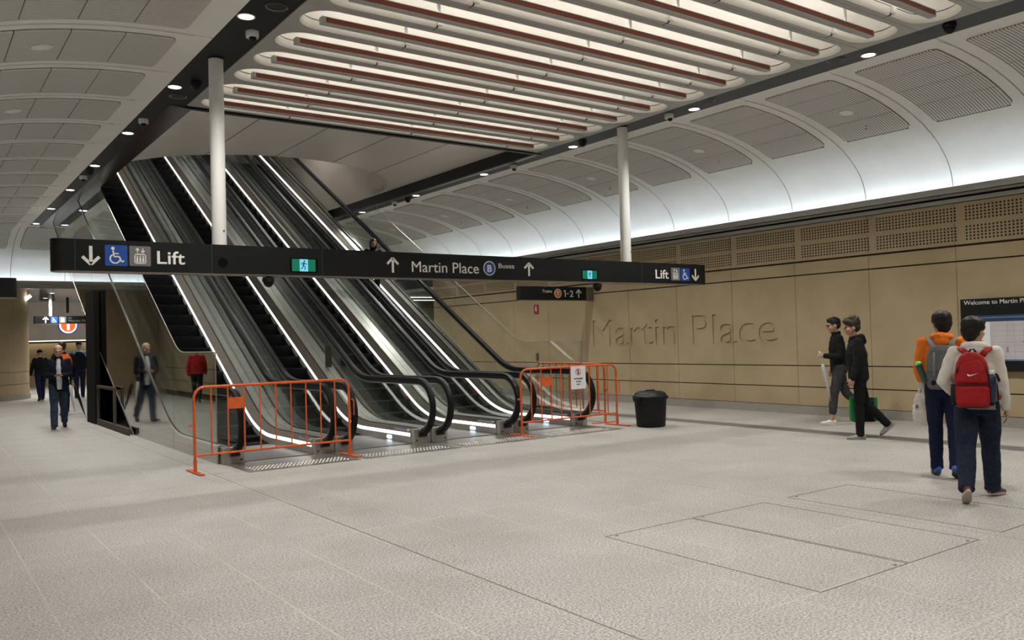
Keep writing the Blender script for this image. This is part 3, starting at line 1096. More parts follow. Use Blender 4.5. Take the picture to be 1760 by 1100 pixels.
PLY = 12.0                  # front face of the plinths
PITCH, EX0 = 1.67, 3.58
PW = 0.315                  # width of each balustrade base
ESC_LABELS = [
    'leftmost escalator, beside the mirror steel side cladding',
    'second escalator from the left of the bank of four',
    'third escalator from the left, between the two inner dark newels',
    'rightmost escalator of the bank, carrying a woman halfway up',
]
def make_escalator(k):
    x0 = EX0 + PITCH * k
    x1 = x0 + PITCH
    t = thing('escalator', ESC_LABELS[k], 'escalator', ((x0 + x1) / 2, PLY, 0), 0, 'bank of four escalators')
    li, ri = x0 + PW, x1 - PW
    for s, a, b, inner, outer in ((0, x0, li, li, x0), (1, ri, x1, ri, x1)):
        sg = 1 if s == 0 else -1                     # direction from outer to inner
        # base: brushed steel body below the deck
        bm = new_bm()
        g = 0.004
        sweep_rect(bm, *sorted((outer + sg * g, inner)), 0.005, 0.105, PLY, YTOP)
        ba = obj('balustrade_base', bm, M['steel'], t)
        bm = new_bm()
        sweep_rect(bm, *sorted((outer + sg * g, inner - sg * 0.012)), -0.55, 0.004, 13.0, YTOP)
        obj('skirt', bm, M['black'], t)
        bm = new_bm()
        sweep_rect(bm, *sorted((outer + sg * g, inner - sg * 0.004)), 0.106, 0.168, PLY + 0.02, YTOP)
        obj('light_housing', bm, M['steel_dark'], t)
        bm = new_bm()
        sweep_rect(bm, *sorted((inner - sg * 0.006, inner + sg * 0.004)), 0.110, 0.164, PLY + 0.03, YTOP)
        obj('skirt_light', bm, M['skirt_led'], t, label='glowing white skirt light strip')
        # decks: bronze grey inner deck sloping up to the glass, brushed outer deck
        gx = outer + sg * 0.165
        bm = new_bm()
        lo, hi = path(PLY, YTOP, 0.169), path(PLY, YTOP, 0.172)
        lo2, hi2 = path(PLY, YTOP, 0.230), path(PLY, YTOP, 0.215)
        va = [bm.verts.new((inner - sg * 0.002, y, z)) for y, z in lo]
        vb = [bm.verts.new((inner - sg * 0.002, y, z)) for y, z in hi]
        vc = [bm.verts.new((gx + sg * 0.012, y, z)) for y, z in lo2]
        vd = [bm.verts.new((gx + sg * 0.012, y, z)) for y, z in lo]
        for i in range(len(lo) - 1):
            for p, q in ((va, vb), (vb, vc), (vc, vd), (vd, va)):
                bm.faces.new((p[i], p[i + 1], q[i + 1], q[i]))
        bm.faces.new((va[0], vb[0], vc[0], vd[0])); bm.faces.new((va[-1], vb[-1], vc[-1], vd[-1]))
        obj('inner_deck', bm, M['steel_brown'], t)
        bm = new_bm()
        sweep_rect(bm, *sorted((outer + sg * g, gx - sg * 0.012)), 0.169, 0.225, PLY, YTOP)
        obj('outer_deck', bm, M['steel'], t)
        bm = new_bm()
        sweep_rect(bm, *sorted((gx - sg * 0.011, gx + sg * 0.011)), 0.169, 0.238, PLY + 0.02, YTOP)
        obj('glass_gasket', bm, M['black'], t)
        # glass: a rounded newel pane and straight panes with open joints
        rp = rail_path(0, -0.09, gx)
        bm = new_bm()
        newel = [p for p in rp[:25]]
        poly = [(p[0], p[1]) for p in newel if p[1] > 0.24]
        poly = [(NEW_Y - NEW_R * 0.52, 0.238)] + poly + [(13.05, HD - 0.09), (13.05, 0.238)]
        add_prism(bm, poly, 'X', gx - 0.005, gx + 0.005)
        obj('glass_pane', bm, M['glass'], t)
        ys = [13.06, 14.9] + [14.9 + 2.35 * i for i in range(1, 7)]
        for ya, yb in zip(ys, ys[1:]):
            bm = new_bm()
            lo = [p for p in path(ya, yb, 0.238)]
            hi = [p for p in path(ya, yb, HD - 0.09)]
            if ya > 14:
                f = lambda d, y: (y, (y - PY0) * math.tan(TH) + d / math.cos(TH))
                lo = [f(0.238, ya + 0.003), f(0.238, yb - 0.003)]
                hi = [f(HD - 0.09, ya + 0.003), f(HD - 0.09, yb - 0.003)]
                add_strip_prism(bm, lo, hi, 'X', gx - 0.005, gx + 0.005)
            else:
                # first pane runs through the lower bend and ends on the vertical joint
                pl, ph = path(ya, yb - 0.003, 0.238), path(ya, yb - 0.003, HD - 0.09)
                def z_on(P, y):
                    for (a1, b1), (a2, b2) in zip(P, P[1:]):
                        if a1 <= y <= a2:
                            return b1 + (b2 - b1) * (y - a1) / max(1e-9, a2 - a1)
                    return P[-1][1]
                yy = [ya + (yb - 0.003 - ya) * i / 14 for i in range(15)]
                pl = [(y, z_on(path(ya, 16.5, 0.238), y)) for y in yy]
                ph = [(y, z_on(path(ya, 16.5, HD - 0.09), y)) for y in yy]
                add_strip_prism(bm, pl, ph, 'X', gx - 0.005, gx + 0.005)
            obj('glass_pane', bm, M['glass'], t)
        # steel guide under the rubber handrail
        bm = new_bm()
        sweep_profile(bm, rail_path(0, -0.032, gx), [(-0.018, -0.045), (0.018, -0.045), (0.024, 0.008), (-0.024, 0.008)])
        hg = obj('handrail_guide', bm, M['black'], t)
        bm = new_bm()
        sweep_profile(bm, rail_path(0, -0.086, gx), [(-0.012, -0.008), (0.012, -0.008), (0.016, 0.009), (-0.016, 0.009)])
        obj('guide_trim', bm, M['steel'], hg)
        bm = new_bm()
        prof = [(-0.032, -0.034), (0.032, -0.034), (0.048, -0.022), (0.051, 0.004), (0.041, 0.024), (0.0, 0.031), (-0.041, 0.024), (-0.051, 0.004), (-0.048, -0.022)]
        sweep_profile(bm, rail_path(0, 0.0, gx), prof)
        smooth_by_angle(obj('handrail', bm, M['rubber'], t), 50)
        # front of the plinth: steel end box, black inlet, sensor eye
        bm = new_bm()
        add_bevel_box(bm, min(a, b) + 0.006, max(a, b) - 0.006, PLY - 0.10, PLY + 0.001, 0.0, 0.232, 0.006)
        obj('end_box', bm, M['steel'], t)
        bm = new_bm()
        add_prism(bm, [(PLY - 0.02, 0.09), (PLY - 0.16, 0.11), (PLY - 0.16, 0.185), (PLY - 0.02, 0.215)], 'X', gx - 0.062, gx + 0.062)
        obj('handrail_inlet', bm, M['black'], t)
        bm = new_bm()
        add_cyl(bm, (outer + sg * 0.265, PLY - 0.106, 0.05), (outer + sg * 0.265, PLY - 0.09, 0.05), 0.014)
        obj('sensor_eye', bm, M['black'], t)
        if s == 1:
            bm = new_bm()
            add_prism(bm, [(PLY + 0.12, 0.172), (PLY + 0.62, 0.172), (PLY + 0.58, 0.212), (PLY + 0.16, 0.212)], 'X', inner + 0.012, inner + 0.10)
            cp = obj('control_plate', bm, M['steel'], t)
            for i in range(3):
                bm = new_bm()
                add_cyl(bm, (inner + 0.05, PLY + 0.27 + 0.1 * i, 0.212), (inner + 0.05, PLY + 0.27 + 0.1 * i, 0.222), 0.028, seg=12)
                obj('key_switch', bm, M['sign_blue'], cp)
            if k > 1:
                yb_, zb_ = 15.15, step_z(15.15)
                bm = new_bm()
                add_cyl(bm, (inner - 0.010, yb_, zb_ + 0.06), (inner - 0.001, yb_, zb_ + 0.06), 0.052, seg=18)
                obj('stop_button', bm, M['red_ink'], t, label='red emergency stop mark')
            if k > 0:
                bm = new_bm()
                F = Face((inner - 0.0005, PLY + 0.74, 0.055), (0, -1, 0), (0, 0, 1))
                F.rrect(bm, -0.085, 0.085, -0.028, 0.028, 0.027, 0, 0.006)
                obj('direction_light', bm, M['sign_led'], t, label='glowing oval blue-white direction light')
    # landing plate, comb, steps
    bm = new_bm()
    add_box(bm, li + 0.005, ri - 0.005, PLY - 0.05, 13.25, 0.0, 0.012)
    obj('landing_plate', bm, M['steel_dark'], t)
    bm = new_bm()
    for i in range(24):
        x = li + 0.02 + (ri - li - 0.04) * (i + 0.5) / 24
        add_box(bm, x - 0.012, x + 0.012, 13.25, 13.42, 0.0, 0.016)
    obj('comb', bm, M['steel'], t)
    st = None
    for i in range(36):
        y = 13.42 + 0.4 * i
        z = step_z(y + 0.2)
        if st is None:
            bm = new_bm()
            w = (ri - li) / 2 - 0.012
            add_box(bm, -w, w, -0.0, 0.40, -0.028, -0.012)
            for j in range(40):
                x = -w + 2 * w * (j + 0.5) / 40
                add_box(bm, x - 0.006, x + 0.006, 0.0, 0.40, -0.012, 0.0)
            pts = [(0.0, -0.012), (0.012, -0.06), (0.03, -0.13), (0.055, -0.235), (0.075, -0.235), (0.05, -0.13), (0.032, -0.06), (0.02, -0.012)]
            add_prism(bm, pts, 'X', -w, w)
            st = obj('step', bm, M['step'], None, world=False)
            s1 = st
        else:
            s1 = st.copy()
            COL.objects.link(s1)
        s1.parent = t
        s1.location = (0, y - PLY, z)
    bm = new_bm()
    sweep_rect(bm, x0 + 0.02, x1 - 0.02, -0.62, -0.56, 13.0, YTOP)
    obj('truss_pan', bm, M['void_black'], t)
    return t
ESC = [make_escalator(k) for k in range(4)]

# stainless side cladding and tall glass screens on the two outer sides
def clad_low():
    return [(12.02, 0.0), (14.5, 0.0), (17.25, 0.0), (20.9, 1.78), (22.4, 2.55), (24.0, 3.42), (YTOP, 6.30)]
def z_path(P, y):
    for (a1, b1), (a2, b2) in zip(P, P[1:]):
        if a1 <= y <= a2:
            return b1 + (b2 - b1) * (y - a1) / max(1e-9, a2 - a1)
    return P[-1][1]
def cladding(x, sg, lab):
    t = thing('escalator_cladding', lab, 'cladding', (x, PLY, 0))
    low = clad_low()
    ys = sorted(set([12.02 + 0.25 * i for i in range(68)] + [17.25, YTOP]))
    ys = [y for y in ys if y <= YTOP]
    hiP = path(12.02, YTOP, 0.25)
    bm = new_bm()
    add_strip_prism(bm, [(y, z_path(low, y)) for y in ys], [(y, z_path(hiP, y)) for y in ys], 'X', x - 0.012, x + 0.012)
    obj('cladding_sheet', bm, M['mirror'], t)
    bm = new_bm()
    for y in (14.35, 16.7, 19.05, 21.4, 23.75):
        add_box(bm, x - 0.0135, x + 0.0135, y - 0.002, y + 0.002, z_path(low, y) + 0.01, z_path(hiP, y) - 0.01)
    obj('sheet_joint', bm, M['steel_dark'], t)
    bm = new_bm()
    sweep_rect(bm, x - 0.022, x + 0.022, 0.25, 0.285, 12.02, YTOP)
    obj('top_trim', bm, M['chrome'], t)
    bm = new_bm()
    add_strip_prism(bm, [(y, z_path(low, y) - 0.03) for y in ys if y > 17.2], [(y, z_path(low, y)) for y in ys if y > 17.2], 'X', x - 0.02, x + 0.02)
    obj('bottom_trim', bm, M['steel_dark'], t)
    return t
cladding(3.555, 1, 'mirror polished steel side cladding left of the leftmost escalator')
cladding(10.285, -1, 'polished steel side cladding right of the rightmost escalator')

def screen(x, lab, mat):
    t = thing('glass_screen', lab, 'glass screen', (x, PLY, 0))
    lowP = path(12.05, YTOP, 0.288)
    hiP = path(12.05, YTOP, 1.57)
    yt = 20.22
    cuts = [12.05, 14.35, 16.7, 19.05, yt]
    for a, b in zip(cuts, cuts[1:]):
        yy = [a + (b - a - 0.006) * i / 12 for i in range(13)]
        bm = new_bm()
        add_strip_prism(bm, [(y, z_path(lowP, y)) for y in yy], [(y, z_path(hiP, y)) for y in yy], 'X', x - 0.006, x + 0.006)
        obj('glass_pane', bm, mat, t)
    cuts = [yt, 22.4, 24.7]
    for a, b in zip(cuts, cuts[1:]):
        yy = [a + (b - a - 0.006) * i / 12 for i in range(13)]
        bm = new_bm()
        hi = [(y, 5.34) for y in yy if z_path(lowP, y) < 5.30]
        add_strip_prism(bm, [(y, z_path(lowP, y)) for y, _ in hi], hi, 'X', x - 0.006, x + 0.006)
        obj('glass_pane', bm, mat, t)
    bm = new_bm()
    yy = [12.05 + (yt - 12.05) * i / 60 for i in range(61)]
    hi = [(y, z_path(hiP, y)) for y in yy] + [(yt, 5.33)]
    pts = [(x, y, z) for y, z in [(12.045, 0.30)] + [(12.045, 1.56)] + hi[1:]]
    add_tube(bm, pts, 0.008, 6)
    obj('edge_trim', bm, M['steel'], t)
    return t
screen(3.555, 'tall glass safety screen on the left outer side of the escalators', M['screen_glass'])
screen(10.285, 'tall glass safety screen on the right outer side of the escalators', M['glass'])

# bronze-grey guard rail in front of the dark space under the escalators
t = thing('guard_rail', 'low metal guard rail beside the dark space under the escalators', 'railing', (3.56, 18.8, 0))
bm = new_bm()
add_box(bm, 3.44, 3.50, 17.3, 20.42, 0.02, 0.13)
obj('kick_rail', bm, M['steel_brown'], t)
bm = new_bm()
add_box(bm, 3.44, 3.50, 18.6, 20.42, 0.81, 0.87)
obj('top_rail', bm, M['steel_brown'], t)
for y in (20.38, 18.63):
    bm = new_bm()
    add_box(bm, 3.445, 3.495, y - 0.04, y + 0.04, 0.0, 0.83)
    obj('post', bm, M['steel_brown'], t)

# small post between the escalators (wayfinding stub on the second gap)
t = thing('barrier_stub', 'small upright steel stub on the deck between second and third escalators', 'stub', (6.92, 15.9, step_z(15.9) + 0.295))
bm = new_bm()
add_bevel_box(bm, 6.86, 6.98, 15.87, 15.93, step_z(15.9) + 0.295, step_z(15.9) + 0.74, 0.008)
obj('stub_body', bm, M['steel_brown'], t)

# tactile strips: steel studs on a plate before each escalator
TAC = ['tactile stud strip in front of the leftmost escalator', 'tactile stud strip in front of the second escalator from the left',
       'tactile stud strip in front of the third escalator from the left', 'tactile stud strip in front of the rightmost escalator']
for k in range(4):
    xc = EX0 + PITCH * (k + 0.5)
    t = thing('tactile_strip', TAC[k], 'tactile strip', (xc, 11.35, 0), 0, 'tactile strips before the escalators')
    bm = new_bm()
    add_box(bm, xc - 0.80, xc + 0.80, 10.92, 11.88, 0.0, 0.005)
    obj('base_plate', bm, M['tac_plate'], t)
    bm = new_bm()
    for i in range(26):
        for j in range(7):
            x = xc - 0.68 + 1.36 * (i + (0.5 if j % 2 else 0.0)) / 25.5
            y = 11.06 + 0.30 * j / 6
            add_lathe(bm, [(0.016, 0.005), (0.012, 0.010), (0.004, 0.0105)], (x, y, 0), 8)
    s = obj('studs', bm, M['stud'], t)
    s['kind'] = 'stuff'

# ------------------------------------------------------------------ crowd barriers
def make_barrier(lab, loc, rotz):
    t = thing('crowd_barrier', lab, 'barrier', loc, rotz, 'orange crowd barriers')
    L, r = 2.2, 0.019
    # outer hoop
    pts = [(-L / 2, 0, 0.0), (-L / 2, 0, 0.97)]
    for i in range(1, 9):
        a = math.radians(180 - 90 * i / 8)
        pts.append((-L / 2 + 0.14 + 0.14 * math.cos(a), 0, 0.97 + 0.14 * math.sin(a)))
    for i in range(0, 9):
        a = math.radians(90 - 90 * i / 8)
        pts.append((L / 2 - 0.14 + 0.14 * math.cos(a), 0, 0.97 + 0.14 * math.sin(a)))
    pts.append((L / 2, 0, 0.0))
    bm = new_bm(); add_tube(bm, pts, r, 10)
    smooth_by_angle(obj('hoop_frame', bm, M['orange_paint'], t, world=False), 40)
    bm = new_bm(); add_tube(bm, [(-L / 2, 0, 0.22), (L / 2, 0, 0.22)], 0.015, 8)
    smooth_by_angle(obj('bottom_rail', bm, M['orange_paint'], t, world=False), 40)
    for i in range(1, 10):
        x = -L / 2 + L * i / 10
        bm = new_bm(); add_tube(bm, [(x, 0, 0.22), (x, 0, 1.10)], 0.0105, 8)
        smooth_by_angle(obj('upright', bm, M['orange_paint'], t, world=False), 40)
    x = -L / 2 + L * 2 / 10
    bm = new_bm(); add_bevel_box(bm, x, x + L / 10, -0.012, 0.012, 0.80, 0.95, 0.004)
    obj('name_plate', bm, M['orange_paint'], t, world=False)
    for s in (-1, 1):
        bm = new_bm()
        add_bevel_box(bm, s * L / 2 - 0.035, s * L / 2 + 0.035, -0.31, 0.31, 0.0, 0.014, 0.004)
        add_cyl(bm, (s * L / 2, 0, 0.012), (s * L / 2, 0, 0.16), 0.024, seg=10)
        obj('foot', bm, M['orange_paint'], t, world=False)
    bm = new_bm()
    add_tube(bm, [(L / 2, 0, 0.80), (L / 2 + 0.05, 0, 0.82), (L / 2 + 0.075, 0, 0.79), (L / 2 + 0.075, 0, 0.58)], 0.008, 6)
    obj('hook', bm, M['orange_paint'], t, world=False)
    bm = new_bm()
    add_box(bm, -L / 2 - 0.07, -L / 2 - 0.01, -0.012, 0.012, 0.60, 0.63)
    obj('lug', bm, M['orange_paint'], t, world=False)
    return t
bar = make_barrier('orange crowd barrier in front of the leftmost escalator', (4.18, 11.42, 0.0055), math.radians(0.5))
dup(bar, (9.49, 11.43, 0.0055), math.radians(1.0), 'orange crowd barrier with white notice across the rightmost escalator', 'orange crowd barriers')
dup(bar, (10.81, 13.06, 0), math.radians(87.5), 'orange crowd barrier standing behind, at right angles beside the rightmost escalator', 'orange crowd barriers')
# notice on the second barrier
t = thing('notice', 'white paper notice hung on the orange barrier of the rightmost escalator', 'notice', (9.61, 11.39, 0.84))
bm = new_bm()
add_box(bm, 9.47, 9.81, 11.392, 11.396, 0.72, 1.12)
obj('sheet', bm, M['paper'], t)
F = Face((9.47, 11.392, 0.72), (1, 0, 0), (0, 0, 1))
bm = new_bm(); F.ring(bm, 0.17, 0.30, 0.050, 0.060, w1=0.002); F.stroke(bm, [(0.13, 0.34), (0.21, 0.26)], 0.010, 0, 0.0025)
obj('red_ring', bm, M['red_ink'], t)
bm = new_bm(); F.disc(bm, 0.17, 0.335, 0.012, w1=0.002, n=10); F.stroke(bm, [(0.17, 0.325), (0.17, 0.29), (0.155, 0.262)], 0.016, 0, 0.002); F.stroke(bm, [(0.17, 0.29), (0.187, 0.262)], 0.012, 0, 0.002); F.stroke(bm, [(0.15, 0.305), (0.19, 0.312)], 0.009, 0, 0.002)
obj('figure', bm, M['ink'], t)
for i, s in enumerate(('AUTHORISED', 'ACCESS', 'ONLY')):
    text('lettering', s, M['ink'], t, F.p(0.17, 0.17 - 0.05 * i, 0.001), (1, 0, 0), (0, 0, 1), 0.026, align='C')

# ------------------------------------------------------------------ rubbish bin
t = thing('rubbish_bin', 'black plastic rubbish bin with domed lid on the floor by the barriers', 'bin', (10.85, 10.85, 0))
bm = new_bm()
add_lathe(bm, [(0.245, 0.0), (0.255, 0.012), (0.262, 0.10), (0.285, 0.45), (0.295, 0.50), (0.275, 0.50)], (10.85, 10.85, 0), 40)
smooth_by_angle(obj('body', bm, M['bin'], t), 40)
bm = new_bm()
add_lathe(bm, [(0.298, 0.495), (0.315, 0.50), (0.318, 0.545), (0.29, 0.56), (0.275, 0.595), (0.22, 0.625), (0.10, 0.638), (0.01, 0.64)], (10.85, 10.85, 0), 40)
add_bevel_box(bm, 10.75, 10.95, 10.82, 10.88, 0.63, 0.655, 0.01)
smooth_by_angle(obj('lid', bm, M['bin'], t), 40)
bm = new_bm()
for s in (-1, 1):
    add_bevel_box(bm, 10.85 + s * 0.34 - 0.035, 10.85 + s * 0.34 + 0.035, 10.79, 10.91, 0.47, 0.53, 0.012)
obj('handle', bm, M['bin'], t)

# ------------------------------------------------------------------ floor hatches
def hatch(x0, x1, y0, y1, lab):
    t = thing('floor_hatch', lab, 'floor hatch', ((x0 + x1) / 2, (y0 + y1) / 2, 0), 0, 'stone floor hatches')
    w = 0.008
    bm = new_bm()
    for q in ((x0, x1, y0, y0 + w), (x0, x1, y1 - w, y1), (x0, x0 + w, y0, y1), (x1 - w, x1, y0, y1)):
        add_box(bm, *q, 0.0, 0.0015)
    obj('frame', bm, M['hatch_frame'], t)
    bm = new_bm()
    for px, py in ((x0 + 0.1, y1 - 0.04), (x1 - 0.1, y0 + 0.04)):
        add_cyl(bm, (px, py, 0), (px, py, 0.002), 0.014, seg=12)
    obj('key_hole', bm, M['hatch_frame'], t)
hatch(4.65, 5.675, 3.21, 5.22, 'stone floor hatch in thin frame, nearest of three to the camera')
hatch(5.695, 6.70, 3.21, 5.22, 'middle stone floor hatch of three, between the other two')
hatch(7.06, 8.09, 3.21, 5.22, 'stone floor hatch of three under the backpackers')
# ------------------------------------------------------------------ ceiling light troughs
TRO0, TROP = 12.86, 0.781
def stadium(x0, x1, hw, n=14):
    """outline points of a long rounded slot, counter-clockwise, with straight flanks split up"""
    pts = []
    for i in range(n + 1):
        a = math.radians(-90 + 180 * i / n)
        pts.append((x1 - hw + hw * math.cos(a), hw * math.sin(a)))
    for i in range(n + 1):
        a = math.radians(90 + 180 * i / n)
        pts.append((x0 + hw + hw * math.cos(a), hw * math.sin(a)))
    return pts
ORD = ['row next to the escalator void', 'second row from the escalator void', 'third row from the escalator void', 'fourth row from the escalator void',
       'fifth row from the escalator void', 'sixth row from the escalator void', 'seventh row from the escalator void', 'eighth row from the escalator void',
       'ninth row from the escalator void', 'tenth row from the escalator void', 'eleventh row from the escalator void', 'twelfth row from the escalator void',
       'thirteenth row from the escalator void', 'fourteenth row from the escalator void', 'fifteenth row from the escalator void', 'sixteenth row from the escalator void',
       'seventeenth row from the escalator void', 'eighteenth row from the escalator void', 'nineteenth row from the escalator void', 'twentieth row from the escalator void',
       'twenty-first row from the escalator void', 'twenty-second row from the escalator void', 'twenty-third row from the escalator void', 'twenty-fourth row from the escalator void']
TX0, TX1 = 3.56, 10.30
def make_trough():
    t = thing('ceiling_light', 'long rounded ceiling light trough with red-sided bar, ' + ORD[0], 'ceiling light', (6.93, TRO0, 5.335), 0, 'ceiling light troughs')
    B = Vector((6.93, TRO0, 5.335))
    hw, hp = 0.315, TROP / 2 - 0.003
    s0, s1 = 3.67 - B.x, 10.20 - B.x
    e0, e1 = TX0 - B.x, TX1 - B.x
    st = stadium(s0, s1, hw)
    def outer(p):
        x, y = p
        if abs(abs(y) - hw) < 1e-6 and s0 + hw - 1e-6 <= x <= s1 - hw + 1e-6:
            # flank end: straight out
            return (x, math.copysign(hp, y))
        cx = s1 - hw if x > 0 else s0 + hw
        dx, dy = x - cx, y
        ex = (e1 - cx) if x > 0 else (cx - e0)
        tx = ex / abs(dx) if abs(dx) > 1e-6 else 1e9
        ty = hp / abs(dy) if abs(dy) > 1e-6 else 1e9
        k = min(tx, ty)
        return (cx + dx * k, dy * k)
    # snap the outline points nearest to the corners onto them
    out = [outer(p) for p in st]
    for cx, cy in ((e1, -hp), (e1, hp), (e0, hp), (e0, -hp)):
        i = min(range(len(out)), key=lambda q: (out[q][0] - cx) ** 2 + (out[q][1] - cy) ** 2)
        out[i] = (cx, cy)
    n = len(st)
    def ring(bm, pts, z):
        return [bm.verts.new((x, y, z)) for x, y in pts]
    def bridge(bm, a, b):
        for i in range(n):
            bm.faces.new((a[i], a[(i + 1) % n], b[(i + 1) % n], b[i]))
    bm = new_bm()
    top = ring(bm, out, 0.05); o0 = ring(bm, out, 0.0); i0 = ring(bm, st, 0.0); i1 = ring(bm, st, 0.05)
    bridge(bm, top, o0); bridge(bm, o0, i0); bridge(bm, i0, i1); bridge(bm, i1, top)
    obj('panel', bm, M['panel_grey'], t, world=False)
    def inset(d):
        return stadium(s0 + d, s1 - d, hw - d)
    bm = new_bm()
    rs = [ring(bm, inset(d), z) for d, z in ((0.0005, 0.004), (0.012, 0.012), (0.024, 0.028), (0.032, 0.055), (0.034, 0.10))]
    for a, b in zip(rs, rs[1:]):
        bridge(bm, a, b)
    o = obj('rim', bm, M['white_refl'], t, world=False)
    smooth_by_angle(o, 50)
    bm = new_bm()
    rs = [ring(bm, inset(d), z) for d, z in ((0.022, 0.10), (0.022, 0.112))]
    bridge(bm, rs[0], rs[1])
    obj('shadow_gap', bm, M['void_black'], t, world=False)
    bm = new_bm()
    rs = [ring(bm, inset(d), z) for d, z in ((0.022, 0.112), (0.034, 0.112), (0.036, 0.17), (0.05, 0.24), (0.085, 0.31), (0.14, 0.36), (0.21, 0.39), (0.28, 0.40))]
    for a, b in zip(rs, rs[1:]):
        bridge(bm, a, b)
    bm.faces.new(rs[-1])
    o = obj('reflector', bm, M['white_refl'], t, world=False)
    smooth_by_angle(o, 50)
    # the light bar: grey channel with a red insert on both sides and the light strip on its back
    b0, b1 = 3.90 - B.x, 9.90 - B.x
    bm = new_bm()
    add_box(bm, b0, b1, -0.045, 0.045, -0.042, -0.032)
    add_box(bm, b0, b0 + 0.045, -0.045, 0.045, -0.032, 0.036)
    add_box(bm, b1 - 0.012, b1, -0.045, 0.045, -0.032, 0.036)
    add_box(bm, b0, b1, -0.045, 0.045, 0.028, 0.036)
    lb = obj('light_bar', bm, M['panel_grey'], t, world=False)
    bm = new_bm()
    add_box(bm, b0 + 0.05, b1 - 0.013, -0.041, 0.041, -0.032, 0.028)
    obj('red_insert', bm, M['red_insert'], lb, world=False, label='oxide red side of the bar')
    bm = new_bm()
    add_box(bm, b0 + 0.06, b1 - 0.06, -0.022, 0.022, 0.036, 0.042)
    obj('light_strip', bm, M['trough_led'], lb, world=False)
    for x in (5.0, 7.25, 9.35):
        bm = new_bm()
        add_box(bm, x - B.x - 0.02, x - B.x + 0.02, -0.008, 0.008, 0.036, 0.40)
        obj('hanger', bm, M['panel_grey'], lb, world=False)
        bm = new_bm()
        add_lathe(bm, [(0.075, 0.385), (0.08, 0.36), (0.055, 0.345), (0.045, 0.32), (0.0, 0.31)], (x - B.x - 0.16, 0, 0), 20)
        smooth_by_angle(obj('rose', bm, M['white_refl'], t, world=False), 40)
        bm = new_bm()
        add_bevel_box(bm, x - B.x + 0.14, x - B.x + 0.21, 0.245, 0.284, 0.02, 0.10, 0.006)
        obj('clip', bm, M['white_refl'], t, world=False)
    for x in (4.95 + 0.2, 7.2 + 0.2, 9.3 + 0.2):
        bm = new_bm()
        add_box(bm, x - B.x - 0.006, x - B.x + 0.006, 0.29, hp, -0.002, 0.01)
        add_box(bm, x - B.x - 0.006, x - B.x + 0.006, 0.278, 0.292, 0.004, 0.075)
        obj('panel_joint', bm, M['black'], t, world=False)
    return t
TRO = make_trough()
for k in range(1, 24):
    dup(TRO, (6.93, TRO0 - TROP * k, 5.335), 0, 'long rounded ceiling light trough with red-sided bar, ' + ORD[k], 'ceiling light troughs')

# ------------------------------------------------------------------ recessed downlights in the strips
def make_downlight():
    t = thing('downlight', 'round recessed downlight', 'downlight', (0, 0, 0), 0, 'recessed downlights')
    bm = new_bm()
    add_lathe(bm, [(0.105, 0.0), (0.105, -0.006), (0.088, -0.008), (0.084, 0.0)], (0, 0, 0), 28)
    obj('trim_ring', bm, M['panel_grey'], t, world=False)
    bm = new_bm()
    add_lathe(bm, [(0.083, 0.0), (0.083, -0.004), (0.0005, -0.005)], (0, 0, 0), 28)
    obj('lens', bm, M['lamp'], t, world=False)
    ld = bpy.data.lights.new('lamp', 'SPOT')
    ld.energy = DOWNLIGHT_W
    ld.color = (1.0, 0.965, 0.91)
    ld.spot_size = math.radians(142)
    ld.spot_blend = 1.0
    ld.shadow_soft_size = 0.08
    lo = bpy.data.objects.new('lamp', ld)
    COL.objects.link(lo)
    lo.parent = t
    lo.location = (0, 0, -0.06)
    return t
WORDS = ['nearest the camera', 'second along', 'third along', 'fourth along', 'fifth along', 'sixth along', 'seventh along', 'eighth along', 'ninth along', 'tenth along']
dl = make_downlight()
first = True
for side, x, ys in (('left', 3.17, [9.33 + 3.08 * i for i in range(7)]), ('right', 10.65, [6.32 + 3.11 * i for i in range(8)])):
    for i, y in enumerate(ys):
        lab = 'lit round downlight in the %s ceiling strip, %s' % ('black left' if side == 'left' else 'dark grey right', WORDS[i])
        if first:
            dl.location = (x, y, ZC); dl['label'] = lab; first = False
        else:
            dup(dl, (x, y, ZC), 0, lab)
for side, x, ys in (('left', 3.17, [6.25, 3.15, 0.05, -3.0]), ('right', 10.65, [3.2, 0.1, -3.0])):
    for i, y in enumerate(ys):
        dup(dl, (x, y, ZC), 0, 'lit round downlight in the %s ceiling strip, %s behind the nearest visible one' % (side, ['one step', 'two steps', 'three steps', 'four steps'][i]))

# security cameras, dome cameras and air rings on the strips
def make_camera():
    t = thing('security_camera', 'small white security camera', 'camera', (0, 0, 0), 0, 'white security cameras')
    bm = new_bm()
    add_lathe(bm, [(0.075, 0.0), (0.078, -0.05), (0.07, -0.075), (0.03, -0.082)], (0, 0, 0), 24)
    smooth_by_angle(obj('housing', bm, M['white_post'], t, world=False), 40)
    bm = new_bm()
    add_ell(bm, (0, -0.02, -0.085), 0.045, 0.045, 0.04)
    obj('dome', bm, M['rubber'], t, world=False)
    return t
cm = make_camera()
cam_spots = [(3.38, 9.75, 'white security camera beside the nearest downlight of the left black strip'),
             (3.19, 14.43, 'white security camera on the left strip at the corner of the escalator void'),
             (3.15, 19.79, 'white security camera on the left strip, farthest of three'),
             (10.52, 9.87, 'white security camera on the right strip just before the right post'),
             (10.66, 14.54, 'white security camera on the right strip beside the void, nearer of two'),
             (10.62, 19.87, 'white security camera on the right strip beside the void, farther of two')]
for i, (x, y, lab) in enumerate(cam_spots):
    if i == 0:
        cm.location = (x, y, ZC); cm['label'] = lab
    else:
        dup(cm, (x, y, ZC), 0, lab)
